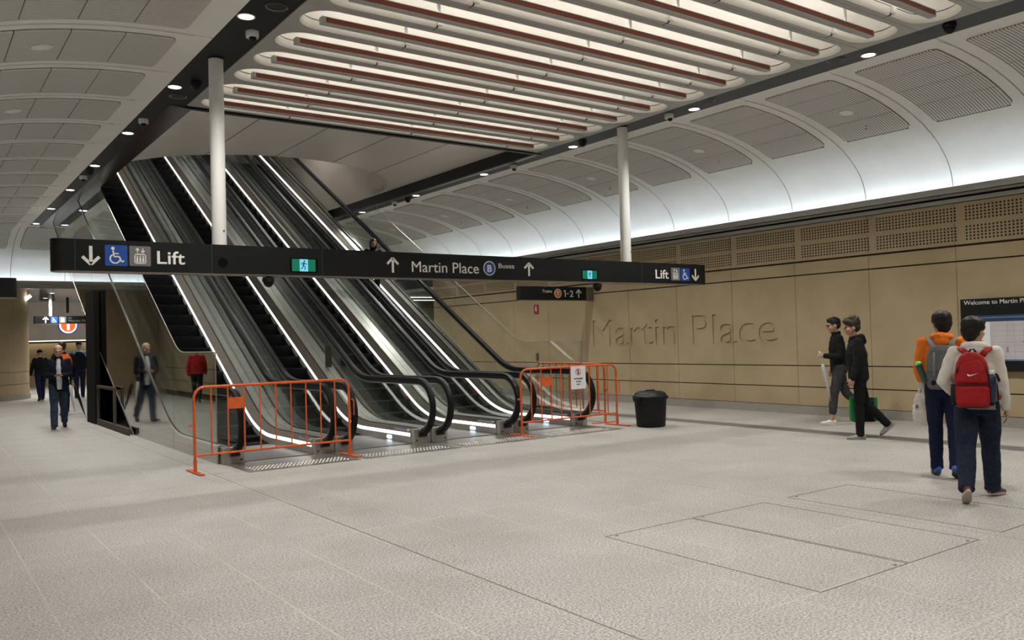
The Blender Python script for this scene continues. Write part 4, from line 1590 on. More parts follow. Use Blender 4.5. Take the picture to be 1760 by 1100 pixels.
def make_dome():
    t = thing('dome_camera', 'black dome camera', 'camera', (0, 0, 0), 0, 'black dome cameras')
    bm = new_bm()
    add_lathe(bm, [(0.075, 0.0), (0.08, -0.03), (0.08, -0.06)], (0, 0, 0), 24)
    obj('mount', bm, M['black'], t, world=False)
    bm = new_bm()
    add_ell(bm, (0, 0, -0.06), 0.07, 0.07, 0.075)
    for f in bm.faces:
        f.smooth = True
    obj('dome', bm, M['rubber'], t, world=False)
    return t
dm = make_dome()
for i, (x, y, z, lab) in enumerate([(3.36, 12.02, ZC, 'black dome camera on the black strip just past the left post'),
                                    (3.14, 18.95, ZC, 'black dome camera on the left strip beside the escalator void'),
                                    (10.42, 5.11, ZC, 'black dome camera on the right strip, nearest the camera'),
                                    (10.45, 12.02, ZC, 'black dome camera on the right strip just past the right post'),
                                    (10.62, 19.14, ZC, 'black dome camera on the right strip beside the void'),
                                    (3.93, 10.91, 2.541, 'black dome camera under the long hanging sign, left of two'),
                                    (9.72, 10.91, 2.541, 'black dome camera under the long hanging sign, right of two')]):
    if i == 0:
        dm.location = (x, y, z); dm['label'] = lab
    else:
        dup(dm, (x, y, z), 0, lab)
def make_vent():
    t = thing('air_vent', 'round black air vent', 'vent', (0, 0, 0), 0, 'round air vents')
    bm = new_bm()
    add_lathe(bm, [(0.125, 0.0), (0.125, -0.008), (0.112, -0.012), (0.105, 0.0)], (0, 0, 0), 28)
    obj('ring', bm, M['steel_dark'], t, world=False)
    bm = new_bm()
    add_lathe(bm, [(0.10, 0.0), (0.095, -0.003), (0.07, -0.003), (0.065, -0.001), (0.04, -0.001), (0.035, -0.004), (0.001, -0.004)], (0, 0, 0), 28)
    obj('core', bm, M['black'], t, world=False)
    return t
vt = make_vent()
for i, (x, y, lab) in enumerate([(3.36, 8.89, 'round black vent in the left strip, nearest the camera'), (3.33, 12.86, 'round black vent in the left strip before the void corner'),
                                 (10.45, 6.68, 'round black vent in the right strip, nearer of two'), (10.45, 8.98, 'round black vent in the right strip, farther of two')]):
    if i == 0:
        vt.location = (x, y, ZC); vt['label'] = lab
    else:
        dup(vt, (x, y, ZC), 0, lab)

# ceiling speakers in the third inset of every other bay, sprinklers in the fourth
def on_vault(side, sv, y):
    u, w = inset_pos(sv, 0.0)
    u2, w2 = inset_pos(sv, 0.10)
    if side == 'right':
        p, q = Vector((XR + u, y, w)), Vector((XR + u2, y, w2))
    else:
        p, q = Vector((XL - u, y, w)), Vector((XL - u2, y, w2))
    return p, (q - p).normalized()
def make_speaker():
    t = thing('ceiling_speaker', 'round white ceiling speaker', 'speaker', (0, 0, 0), 0, 'round vault speakers')
    bm = new_bm()
    add_lathe(bm, [(0.118, 0.0), (0.118, 0.012), (0.108, 0.016), (0.100, 0.008)], (0, 0, 0), 28)
    smooth_by_angle(obj('ring', bm, M['white_post'], t, world=False), 40)
    bm = new_bm()
    add_lathe(bm, [(0.099, 0.0), (0.099, 0.008), (0.001, 0.009)], (0, 0, 0), 28)
    obj('grille', bm, M['vault'], t, world=False)
    return t
def make_sprinkler():
    t = thing('sprinkler', 'small sprinkler head', 'sprinkler', (0, 0, 0), 0, 'sprinkler heads in the vault')
    bm = new_bm()
    add_lathe(bm, [(0.03, 0.0), (0.026, 0.008), (0.01, 0.012), (0.008, 0.04), (0.022, 0.042), (0.022, 0.046)], (0, 0, 0), 12)
    obj('head', bm, M['chrome'], t, world=False)
    return t
sp0 = make_speaker()
sk0 = make_sprinkler()
n_sp = 0
def place_on(o, p, nrm):
    o.location = p + nrm * 0.022
    o.rotation_euler = nrm.to_track_quat('Z', 'Y').to_euler()
FAR = ['nearest', 'second', 'third', 'fourth', 'fifth', 'sixth', 'seventh', 'eighth', 'ninth']
for side, ks in (('right', [0, 2, 4, 6, 8, 10, 12]), ('left', [2, 4, 6, 8, 10, 12])):
    for i, k in enumerate(ks):
        y = JY0 + (k + 0.5) * JP
        p, nr = on_vault(side, 0.60, y)
        if side == 'left':
            p, nr = on_vault(side, 0.60, y)
        lab = 'round speaker in the %s vault, %s from the camera' % (side, FAR[i])
        if n_sp == 0:
            o = sp0; o['label'] = lab
        else:
            o = dup(sp0, None, None, lab)
        place_on(o, p, nr)
        n_sp += 1
        if side == 'right':
            p, nr = on_vault(side, 0.86, y)
            lab = 'small sprinkler head in the right vault, %s from the camera' % FAR[i]
            o = sk0 if i == 0 else dup(sk0, None, None, lab)
            o['label'] = lab
            place_on(o, p, nr)

# ------------------------------------------------------------------ white posts and the long hanging sign
def post(x, y, z0, z1, r, lab, name='sign_post'):
    t = thing(name, lab, 'post', (x, y, z0))
    bm = new_bm()
    add_cyl(bm, (x, y, z0), (x, y, z1), r, seg=32)
    smooth_by_angle(obj('shaft', bm, M['white_post'], t), 40)
    bm = new_bm()
    add_cyl(bm, (x, y, z1 - 0.02), (x, y, z1), r + 0.012, seg=32)
    obj('collar', bm, M['black'], t)
    bm = new_bm()
    add_cyl(bm, (x + r * 0.35, y - r * 0.94, z0 + 0.18), (x + r * 0.37, y - r * 1.0, z0 + 0.18), 0.010, seg=10)
    obj('screw_hole', bm, M['black'], t)
    return t
post(3.30, 10.91, 2.937, ZC, 0.091, 'left white round post carrying the long hanging sign')
post(10.42, 10.91, 2.937, ZC, 0.093, 'right white round post carrying the long hanging sign')
bm = new_bm()

def sign_body(name, lab, x0, x1, y0, y1, z0, z1, r):
    t = thing(name, lab, 'sign', ((x0 + x1) / 2, (y0 + y1) / 2, z0))
    pts = []
    for cx, cy, a0 in ((x1 - r, y0 + r, -90), (x1 - r, y1 - r, 0), (x0 + r, y1 - r, 90), (x0 + r, y0 + r, 180)):
        for i in range(7):
            a = math.radians(a0 + 15 * i)
            pts.append((cx + r * math.cos(a), cy + r * math.sin(a)))
    bm = new_bm(); add_prism(bm, pts, 'Z', z0 + 0.012, z1)
    smooth_by_angle(obj('case', bm, M['sign_black'], t), 40)
    q = [(x + (0.006 if x > (x0 + x1) / 2 else -0.006) * -1, y) for x, y in pts]
    bm = new_bm(); add_prism(bm, q, 'Z', z0, z0 + 0.011)
    obj('underside_trim', bm, M['sign_edge'], t)
    return t
Z0 = 2.745
sg = sign_body('hanging_sign', 'long black wayfinding sign hung on two white posts across the hall', 1.38, 12.42, 10.80, 11.02, 2.555, 2.935, 0.10)
F = Face((0, 10.80, 0), (1, 0, 0), (0, 0, 1))
def icon(kind, u0, u1, v, side, sgn, F, mat):
    bm = new_bm()
    h = side
    F.rrect(bm, (u0 + u1) / 2 - h / 2, (u0 + u1) / 2 + h / 2, v - h / 2, v + h / 2, h * 0.06)
    o = obj('symbol_panel', bm, mat, sgn)
    bm = new_bm()
    getattr(F, kind)(bm, (u0 + u1) / 2, v, h * 0.92)
    obj('symbol', bm, M['sign_white'], o)
bm = new_bm(); F.arrow(bm, 1.785, 2.75, 0.215, up=False, t=0.036)
obj('arrow', bm, M['sign_white'], sg)
icon('wheelchair', 1.94, 2.175, 2.755, 0.245, sg, F, M['sign_blue'])
icon('lift_icon', 2.205, 2.44, 2.757, 0.24, sg, F, M['sign_grey'])
text('lettering', 'Lift', M['sign_white'], sg, F.p(2.515, 2.672), (1, 0, 0), (0, 0, 1), 0.162, 0.325, 0.012)
bm = new_bm()
for x in (1.62, 3.17, 4.645, 10.69):
    F.rect(bm, x - 0.004, x + 0.004, 2.57, 2.932, 0, 0.0012)
obj('case_joint', bm, M['teal'], sg)
bm = new_bm(); F.disc(bm, 3.305, 2.705, 0.062, 0, 0.0015)
obj('speaker_mesh', bm, M['sign_lens'], sg)
def exit_sign(u0, u1, v0, v1):
    bm = new_bm(); F.rect(bm, u0 - 0.03, u1 + 0.03, v0 - 0.015, v1 + 0.015, 0, 0.001)
    e = obj('exit_display', bm, M['sign_lens'], sg)
    bm = new_bm(); F.rect(bm, u0, u1, v0, v1, 0, 0.002)
    obj('green_screen', bm, M['exit_green'], e, label='lit green exit screen')
    uc, w = (u0 + u1) / 2, (v1 - v0)
    bm = new_bm(); F.rect(bm, uc - w * 0.36, uc + w * 0.36, v0, v1, 0.002, 0.003)
    obj('white_doorway', bm, M['exit_white'], e)
    bm = new_bm()
    vc, h = (v0 + v1) / 2, w
    F.disc(bm, uc + 0.05 * h, vc + 0.34 * h, 0.07 * h, 0.003, 0.004, 12)
    F.stroke(bm, [(uc + 0.02 * h, vc + 0.24 * h), (uc - 0.04 * h, vc - 0.04 * h)], 0.13 * h, 0.003, 0.004)
    F.stroke(bm, [(uc - 0.04 * h, vc - 0.02 * h), (uc + 0.12 * h, vc - 0.16 * h), (uc + 0.06 * h, vc - 0.38 * h)], 0.07 * h, 0.003, 0.004)
    F.stroke(bm, [(uc - 0.05 * h, vc - 0.02 * h), (uc - 0.12 * h, vc - 0.22 * h), (uc - 0.28 * h, vc - 0.30 * h)], 0.07 * h, 0.003, 0.004)
    F.stroke(bm, [(uc + 0.02 * h, vc + 0.22 * h), (uc + 0.20 * h, vc + 0.08 * h), (uc + 0.27 * h, vc + 0.16 * h)], 0.06 * h, 0.003, 0.004)
    F.stroke(bm, [(uc + 0.0 * h, vc + 0.22 * h), (uc - 0.18 * h, vc + 0.16 * h), (uc - 0.22 * h, vc + 0.02 * h)], 0.06 * h, 0.003, 0.004)
    obj('running_figure', bm, M['exit_dark'], e)
exit_sign(4.215, 4.545, 2.622, 2.785)
bm = new_bm(); F.arrow(bm, 5.72, 2.742, 0.21, up=True, t=0.034)
obj('arrow', bm, M['sign_white'], sg)
bm = new_bm(); F.arrow(bm, 8.17, 2.742, 0.21, up=True, t=0.034)
obj('arrow', bm, M['sign_white'], sg)
text('lettering', 'Martin Place', M['sign_white'], sg, F.p(6.03, 2.655), (1, 0, 0), (0, 0, 1), 0.165, 1.17, 0.0)
bm = new_bm(); F.disc(bm, 7.40, 2.742, 0.113)
d = obj('bus_symbol', bm, M['sign_white'], sg)
bm = new_bm(); F.disc(bm, 7.40, 2.742, 0.098, 0.003, 0.005)
obj('blue_disc', bm, M['sign_blue'], d)
text('letter_b', 'B', M['sign_white'], d, F.p(7.40, 2.688, 0.005), (1, 0, 0), (0, 0, 1), 0.108, 0.085, 0.03, align='C')
text('lettering', 'Buses', M['sign_white'], sg, F.p(7.575, 2.75), (1, 0, 0), (0, 0, 1), 0.078, 0.30, 0.0)
exit_sign(9.30, 9.62, 2.615, 2.755)
text('lettering', 'Lift', M['sign_white'], sg, F.p(11.03, 2.655), (1, 0, 0), (0, 0, 1), 0.165, 0.335, 0.012)
icon('lift_icon', 11.43, 11.665, 2.742, 0.235, sg, F, M['sign_grey'])
icon('wheelchair', 11.69, 11.925, 2.737, 0.235, sg, F, M['sign_blue'])
bm = new_bm(); F.arrow(bm, 12.085, 2.742, 0.215, up=False, t=0.034)
obj('arrow', bm, M['sign_white'], sg)

# smaller sign by the right wall
t = sign_body('platform_sign', 'black sign to platforms 1-2 fixed to the right wall', 11.95, 14.06, 16.20, 16.36, 2.545, 2.885, 0.05)
bm = new_bm(); add_box(bm, 14.06, 14.29, 16.20, 16.36, 2.545, 2.885)
obj('wall_bracket', bm, M['sign_edge'], t)
G = Face((0, 16.20, 0), (1, 0, 0), (0, 0, 1))
text('lettering', 'Trains', M['sign_white'], t, G.p(12.64, 2.735), (1, 0, 0), (0, 0, 1), 0.078, 0.30, 0.0)
bm = new_bm(); G.disc(bm, 13.13, 2.72, 0.115)
d = obj('train_symbol', bm, M['sign_white'], t)
bm = new_bm(); G.disc(bm, 13.13, 2.72, 0.098, 0.003, 0.005)
obj('orange_disc', bm, M['sign_orange'], d)
text('letter_t', 'T', M['sign_white'], d, G.p(13.13, 2.665, 0.005), (1, 0, 0), (0, 0, 1), 0.11, 0.10, 0.012, align='C')
bm = new_bm(); G.stroke(bm, [(13.32, 2.77), (13.365, 2.795), (13.365, 2.635)], 0.026)
obj('digit_one', bm, M['sign_white'], t)
bm = new_bm(); G.rect(bm, 13.415, 13.475, 2.705, 2.728)
obj('dash', bm, M['sign_white'], t)
text('lettering', '2', M['sign_white'], t, G.p(13.51, 2.635), (1, 0, 0), (0, 0, 1), 0.163, 0.115, 0.010)
bm = new_bm(); G.arrow(bm, 13.80, 2.715, 0.20, up=True, t=0.032)
obj('arrow', bm, M['sign_white'], t)

# black sign cut by the left edge of the view
t = sign_body('hanging_sign', 'black hanging sign at the left edge, nearer than the stone pier', 0.20, 1.44, 15.0, 15.2, 2.48, 2.79, 0.06)
bm = new_bm(); add_cyl(bm, (0.45, 15.1, 2.79), (0.45, 15.1, 4.86), 0.05, seg=20)
obj('hanger_post', bm, M['white_post'], t)

# signs of the far concourse
t = sign_body('hanging_sign', 'small far black sign with wheelchair symbol under a white post', 3.98, 6.6, 36.0, 36.15, 2.66, 2.96, 0.04)
H = Face((0, 36.0, 0), (1, 0, 0), (0, 0, 1))
bm = new_bm(); H.arrow(bm, 4.37, 2.81, 0.22, up=True, t=0.04)
obj('arrow', bm, M['sign_white'], t)
icon('wheelchair', 4.53, 4.77, 2.81, 0.24, t, H, M['sign_blue'])
icon('lift_icon', 4.82, 5.06, 2.81, 0.24, t, H, M['sign_grey'])
text('lettering', 'Lifts', M['sign_grey'], t, H.p(5.14, 2.855), (1, 0, 0), (0, 0, 1), 0.055, None, 0.01)
text('lettering', 'Martin Place', M['sign_grey'], t, H.p(5.14, 2.735), (1, 0, 0), (0, 0, 1), 0.09, 0.78, 0.01)
post(4.54, 36.07, 2.96, 3.84, 0.055, 'thin white post above the small far sign')
t = thing('ceiling_drum', 'short white drum hanging from the far ceiling left of the steel cladding', 'drum', (5.76, 36.0, 3.1))
bm = new_bm(); add_lathe(bm, [(0.02, 3.12), (0.20, 3.13), (0.21, 3.16), (0.21, 3.60), (0.19, 3.66), (0.08, 3.70), (0.05, 3.84)], (5.84, 36.2, 0), 28)
smooth_by_angle(obj('shade', bm, M['white_refl'], t), 40)
t = thing('round_logo_sign', 'lit round orange train symbol with blue rim behind the far sign', 'sign', (5.55, 39.0, 2.75))
K = Face((0, 39.0, 0), (1, 0, 0), (0, 0, 1))
bm = new_bm(); add_lathe(bm, [(0.365, 39.12), (0.365, 39.0)], (5.55, 0, 2.68), 40, axis='Y')
obj('blue_rim', bm, M['logo_blue'], t)
bm = new_bm(); K.disc(bm, 5.55, 2.68, 0.33, 0, 0.01, 40)
obj('white_ring', bm, M['logo_white'], t)
bm = new_bm(); K.disc(bm, 5.55, 2.68, 0.265, 0.01, 0.02, 40)
obj('orange_disc', bm, M['logo_orange'], t)
bm = new_bm(); K.rect(bm, 5.55 - 0.05, 5.55 + 0.05, 2.48, 2.86, 0.02, 0.03); K.rect(bm, 5.55 - 0.15, 5.55 + 0.15, 2.78, 2.87, 0.02, 0.03)
obj('letter_t', bm, M['logo_white'], t)
bm = new_bm(); add_box(bm, 5.50, 5.60, 39.04, 39.10, 3.2, 3.84)
obj('hanger', bm, M['black'], t)
# black light strip in the far ceiling
bm = new_bm(); add_prism(bm, [(3.85, 33.0), (4.25, 33.0), (5.35, 41.0), (4.75, 41.0)], 'Z', 3.80, 3.84)
struct('trim_far_strip', bm, M['black_strip'])
for i, (x, y) in enumerate([(4.55, 35.6), (4.72, 38.9)]):
    dup(dl, (x, y, 3.80), 0, 'lit downlight in the far concourse ceiling, %s of two' % ['nearer', 'farther'][i])
for i, (x, y) in enumerate([(6.6, 33.2), (7.6, 37.6), (9.0, 40.0)]):  # hidden lamps added to brighten the far concourse and pier
    dup(dl, (x, y, 3.84), 0, 'added unseen downlight in the far concourse ceiling %s' % ['behind the escalators', 'behind the stone pier', 'at the far right'][i])
# emergency spot on the pier
t = thing('wall_spotlight', 'small bright spotlight at the top of the stone pier', 'spotlight', (3.55, 33.9, 3.5))
bm = new_bm(); add_box(bm, 3.50, 3.62, 33.80, 33.98, 3.52, 3.60)
obj('bracket', bm, M['steel_dark'], t)
bm = new_bm(); add_prism(bm, [(3.52, 3.42), (3.68, 3.56), (3.62, 3.64), (3.48, 3.56)], 'Y', 33.78, 33.92)
obj('lamp_head', bm, M['lamp'], t)

# side room tube lights, dark panel
for i, (x, y) in enumerate([(4.6, 23.5), (9.4, 23.5), (5.6, 29.5), (8.4, 29.5)]):  # unseen lamps added to brighten the shaft and upper escalators
    dup(dl, (x, y, 9.58), 0, 'added unseen downlight high in the escalator shaft, %s' % ['front left', 'front right', 'back left', 'back right'][i])
for i, (x0, y0, x1, y1, z) in enumerate([(15.2, 30.4, 19.6, 30.4, 3.33), (15.2, 28.3, 19.6, 28.3, 3.33)]):
    t = thing('tube_light', 'white tube light on the side room ceiling, %s of two' % ['far one', 'near one'][i], 'tube light', ((x0 + x1) / 2, y0, z), 0, 'tube lights in the side room')
    bm = new_bm(); add_box(bm, x0, x1, y0 - 0.05, y0 + 0.05, z - 0.015, z + 0.02)
    obj('housing', bm, M['white_post'], t)
    bm = new_bm(); add_box(bm, x0 + 0.02, x1 - 0.02, y0 - 0.04, y0 + 0.04, z - 0.03, z - 0.015)
    obj('tube', bm, M['tube'], t)
t = thing('wall_screen', 'dark screen on the stone wall of the side room behind the escalators', 'screen', (17.6, 31.6, 2.3))
bm = new_bm(); add_bevel_box(bm, 16.6, 18.6, 31.60, 31.69, 2.05, 2.40, 0.01)
obj('case', bm, M['teal'], t)
bm = new_bm(); add_box(bm, 16.65, 18.55, 31.595, 31.605, 2.09, 2.36)
obj('glass_front', bm, M['sign_black'], t)

# things on the right wall
t = thing('fire_sign', 'small red fire extinguisher sign on the right wall', 'sign', (14.28, 18.6, 2.44))
bm = new_bm(); add_box(bm, 14.275, 14.29, 18.50, 18.70, 2.31, 2.56)
obj('plate', bm, M['red_sign'], t)
W = Face((14.275, 18.70, 2.31), (0, -1, 0), (0, 0, 1))
bm = new_bm(); W.rrect(bm, 0.075, 0.125, 0.06, 0.17, 0.012); W.rect(bm, 0.09, 0.11, 0.17, 0.20)
obj('symbol', bm, M['sign_white'], t)
t = thing('door_pull', 'small brown recessed pull plate on the right wall', 'pull plate', (14.29, 18.62, 1.02))
bm = new_bm(); add_bevel_box(bm, 14.28, 14.30, 18.57, 18.67, 1.0, 1.21, 0.006)
obj('plate', bm, M['steel_brown'], t)
t = thing('information_board', 'black information board with city map on the right wall', 'board', (14.27, 5.75, 0.9))
bm = new_bm(); add_bevel_box(bm, 14.20, 14.265, 4.55, 6.97, 0.90, 2.08, 0.008)
obj('case', bm, M['sign_black'], t)
W = Face((14.20, 6.97, 0.90), (0, -1, 0), (0, 0, 1))
text('lettering', 'Welcome to Martin Place', M['sign_white'], t, W.p(0.06, 1.085), (0, -1, 0), (0, 0, 1), 0.072, 1.07, 0.003)
bm = new_bm(); W.rect(bm, 0.10, 2.32, 0.17, 0.905, 0, 0.004)
mp = obj('map_panel', bm, M['map_paper'], t)
bm = new_bm(); W.rect(bm, 0.10, 2.32, 0.855, 0.875, 0.004, 0.005); W.rect(bm, 0.10, 2.32, 0.17, 0.195, 0.004, 0.005)
obj('light_blue_edge', bm, M['map_blue'], mp)
bm = new_bm(); W.rect(bm, 0.10, 2.32, 0.80, 0.855, 0.004, 0.006); W.rect(bm, 0.10, 2.32, 0.875, 0.905, 0.004, 0.006)
obj('dark_blue_band', bm, M['map_navy'], mp)
bm = new_bm(); W.rect(bm, 0.115, 0.46, 0.20, 0.795, 0.004, 0.005)
obj('index_column', bm, M['paper'], mp)
bm = new_bm()
for i in range(14):
    v = 0.77 - 0.04 * i
    W.rect(bm, 0.14, 0.14 + rnd.uniform(0.14, 0.28), v - 0.007, v + 0.007, 0.005, 0.006)
obj('index_lines', bm, M['map_grey'], mp)
bm = new_bm()
for i in range(12):
    u = 0.52 + 0.15 * i + rnd.uniform(-0.03, 0.03)
    W.stroke(bm, [(u, 0.20), (u + rnd.uniform(-0.06, 0.06), 0.79)], 0.006, 0.004, 0.005)
for i in range(7):
    v = 0.24 + 0.08 * i + rnd.uniform(-0.02, 0.02)
    W.stroke(bm, [(0.48, v), (2.3, v + rnd.uniform(-0.04, 0.04))], 0.006, 0.004, 0.005)
obj('street_lines', bm, M['map_grey'], mp)
bm = new_bm()
for u, v, w, h in ((0.94, 0.46, 0.09, 0.022), (1.12, 0.40, 0.10, 0.015), (0.70, 0.30, 0.03, 0.09), (1.30, 0.52, 0.06, 0.14), (1.05, 0.28, 0.04, 0.02), (1.6, 0.36, 0.12, 0.02)):
    W.rect(bm, u, u + w, v, v + h, 0.005, 0.006)
obj('map_blocks', bm, M['map_navy2'], mp)
# ------------------------------------------------------------------ people
TEX = bpy.data.textures.new('cloth_folds', 'CLOUDS')
TEX.noise_scale = 0.10
TEX.noise_depth = 2
TEXH = bpy.data.textures.new('hair_locks', 'CLOUDS')
TEXH.noise_scale = 0.03

def melt(name, bm, mat, parent, voxel=0.008, smooth=4, folds=0.0, tex=None, label=None):
    """fuse overlapping closed shapes into one continuous smooth surface"""
    me = bpy.data.meshes.new(name)
    bmesh.ops.recalc_face_normals(bm, faces=bm.faces)
    bm.to_mesh(me); bm.free()
    o = bpy.data.objects.new(name, me)
    COL.objects.link(o)
    m = o.modifiers.new('fuse', 'REMESH'); m.mode = 'VOXEL'; m.voxel_size = voxel; m.use_smooth_shade = True
    if smooth:
        m = o.modifiers.new('soften', 'SMOOTH'); m.factor = 0.5; m.iterations = smooth
    if folds:
        m = o.modifiers.new('folds', 'DISPLACE'); m.texture = tex or TEX; m.strength = folds; m.mid_level = 0.5; m.texture_coords = 'LOCAL'
    bpy.context.view_layer.update()
    nm = bpy.data.meshes.new_from_object(o.evaluated_get(bpy.context.evaluated_depsgraph_get()))
    nm.name = name
    o.modifiers.clear()
    o.data = nm
    bpy.data.meshes.remove(me)
    for p in nm.polygons:
        p.use_smooth = True
    nm.materials.clear()
    nm.materials.append(mat)
    o.parent = parent
    if label:
        o['label'] = label
    return o

def V(*a):
    return Vector(a)

def rot_head(yaw, tilt=0.0, nod=0.0):
    return Matrix.Rotation(math.radians(yaw), 3, 'Z') @ Matrix.Rotation(math.radians(tilt), 3, 'Y') @ Matrix.Rotation(math.radians(nod), 3, 'X')

def limb(bm, pts, rads, seg=12, n=5):
    """tapered limb through the joints, rounded a little at each bend"""
    secs = []
    for i in range(len(pts) - 1):
        a, b = Vector(pts[i]), Vector(pts[i + 1])
        ra, rb = rads[i], rads[i + 1]
        for k in range(n):
            f = k / n
            secs.append((a.lerp(b, f), *( [ra[0] + (rb[0] - ra[0]) * f, ra[1] + (rb[1] - ra[1]) * f] if isinstance(ra, tuple) else [ra + (rb - ra) * f] * 2)))
    r = rads[-1]
    secs.append((Vector(pts[-1]), *(r if isinstance(r, tuple) else (r, r))))
    add_loft(bm, secs, seg)
    for p, r in zip(pts, rads):
        q = r if isinstance(r, tuple) else (r, r)
        add_ell(bm, p, min(q), min(q), min(q))

def hand_shape(bm, w, d, n, thumb, curl, s=1.0):
    """w wrist, d direction of the hand, n direction the palm faces, thumb: side of the thumb, curl in degrees per joint"""
    d = d.normalized(); n = (n - n.dot(d) * d).normalized(); t = (thumb - thumb.dot(d) * d - thumb.dot(n) * n).normalized()
    L = 0.088 * s
    secs = [(w - d * 0.03 * s, 0.026 * s, 0.020 * s), (w + d * 0.015 * s, 0.030 * s, 0.017 * s), (w + d * 0.05 * s, 0.039 * s, 0.016 * s), (w + d * L, 0.040 * s, 0.013 * s)]
    add_loft(bm, secs, 12, ref=t)
    for i, (off, ln) in enumerate(((0.031, 0.074), (0.0105, 0.083), (-0.0105, 0.077), (-0.031, 0.060))):
        p = w + d * (L - 0.008 * s - abs(off) * 0.15 * s) + t * off * s
        dirv = (d + t * off * 4.0).normalized()
        pts = [p]
        a = 0.0
        for f, k in ((0.45, 0.55), (0.30, 1.0), (0.25, 0.8)):
            a += math.radians(curl * k * (1.0 + 0.12 * i))
            q = dirv * math.cos(a) + n * math.sin(a)
            pts.append(pts[-1] + q * ln * f * s)
        add_loft(bm, [(pts[0], 0.0088 * s, 0.0088 * s), (pts[1], 0.0082 * s, 0.0082 * s), (pts[2], 0.0076 * s, 0.0076 * s), (pts[3], 0.0062 * s, 0.0062 * s)], 8)
        add_ell(bm, pts[3], 0.0062 * s, 0.0062 * s, 0.0062 * s, sub=1)
    p0 = w + d * 0.022 * s + t * 0.026 * s
    p1 = p0 + (t * 0.75 + d * 0.65 + n * 0.25).normalized() * 0.040 * s
    p2 = p1 + (t * 0.25 + d * 0.9 + n * (0.3 + curl / 90)).normalized() * 0.034 * s
    add_loft(bm, [(p0 - t * 0.012 * s, 0.014 * s, 0.014 * s), (p0, 0.0135 * s, 0.0135 * s), (p1, 0.0105 * s, 0.0105 * s), (p2, 0.008 * s, 0.008 * s)], 8)
    add_ell(bm, p2, 0.008 * s, 0.008 * s, 0.008 * s, sub=1)

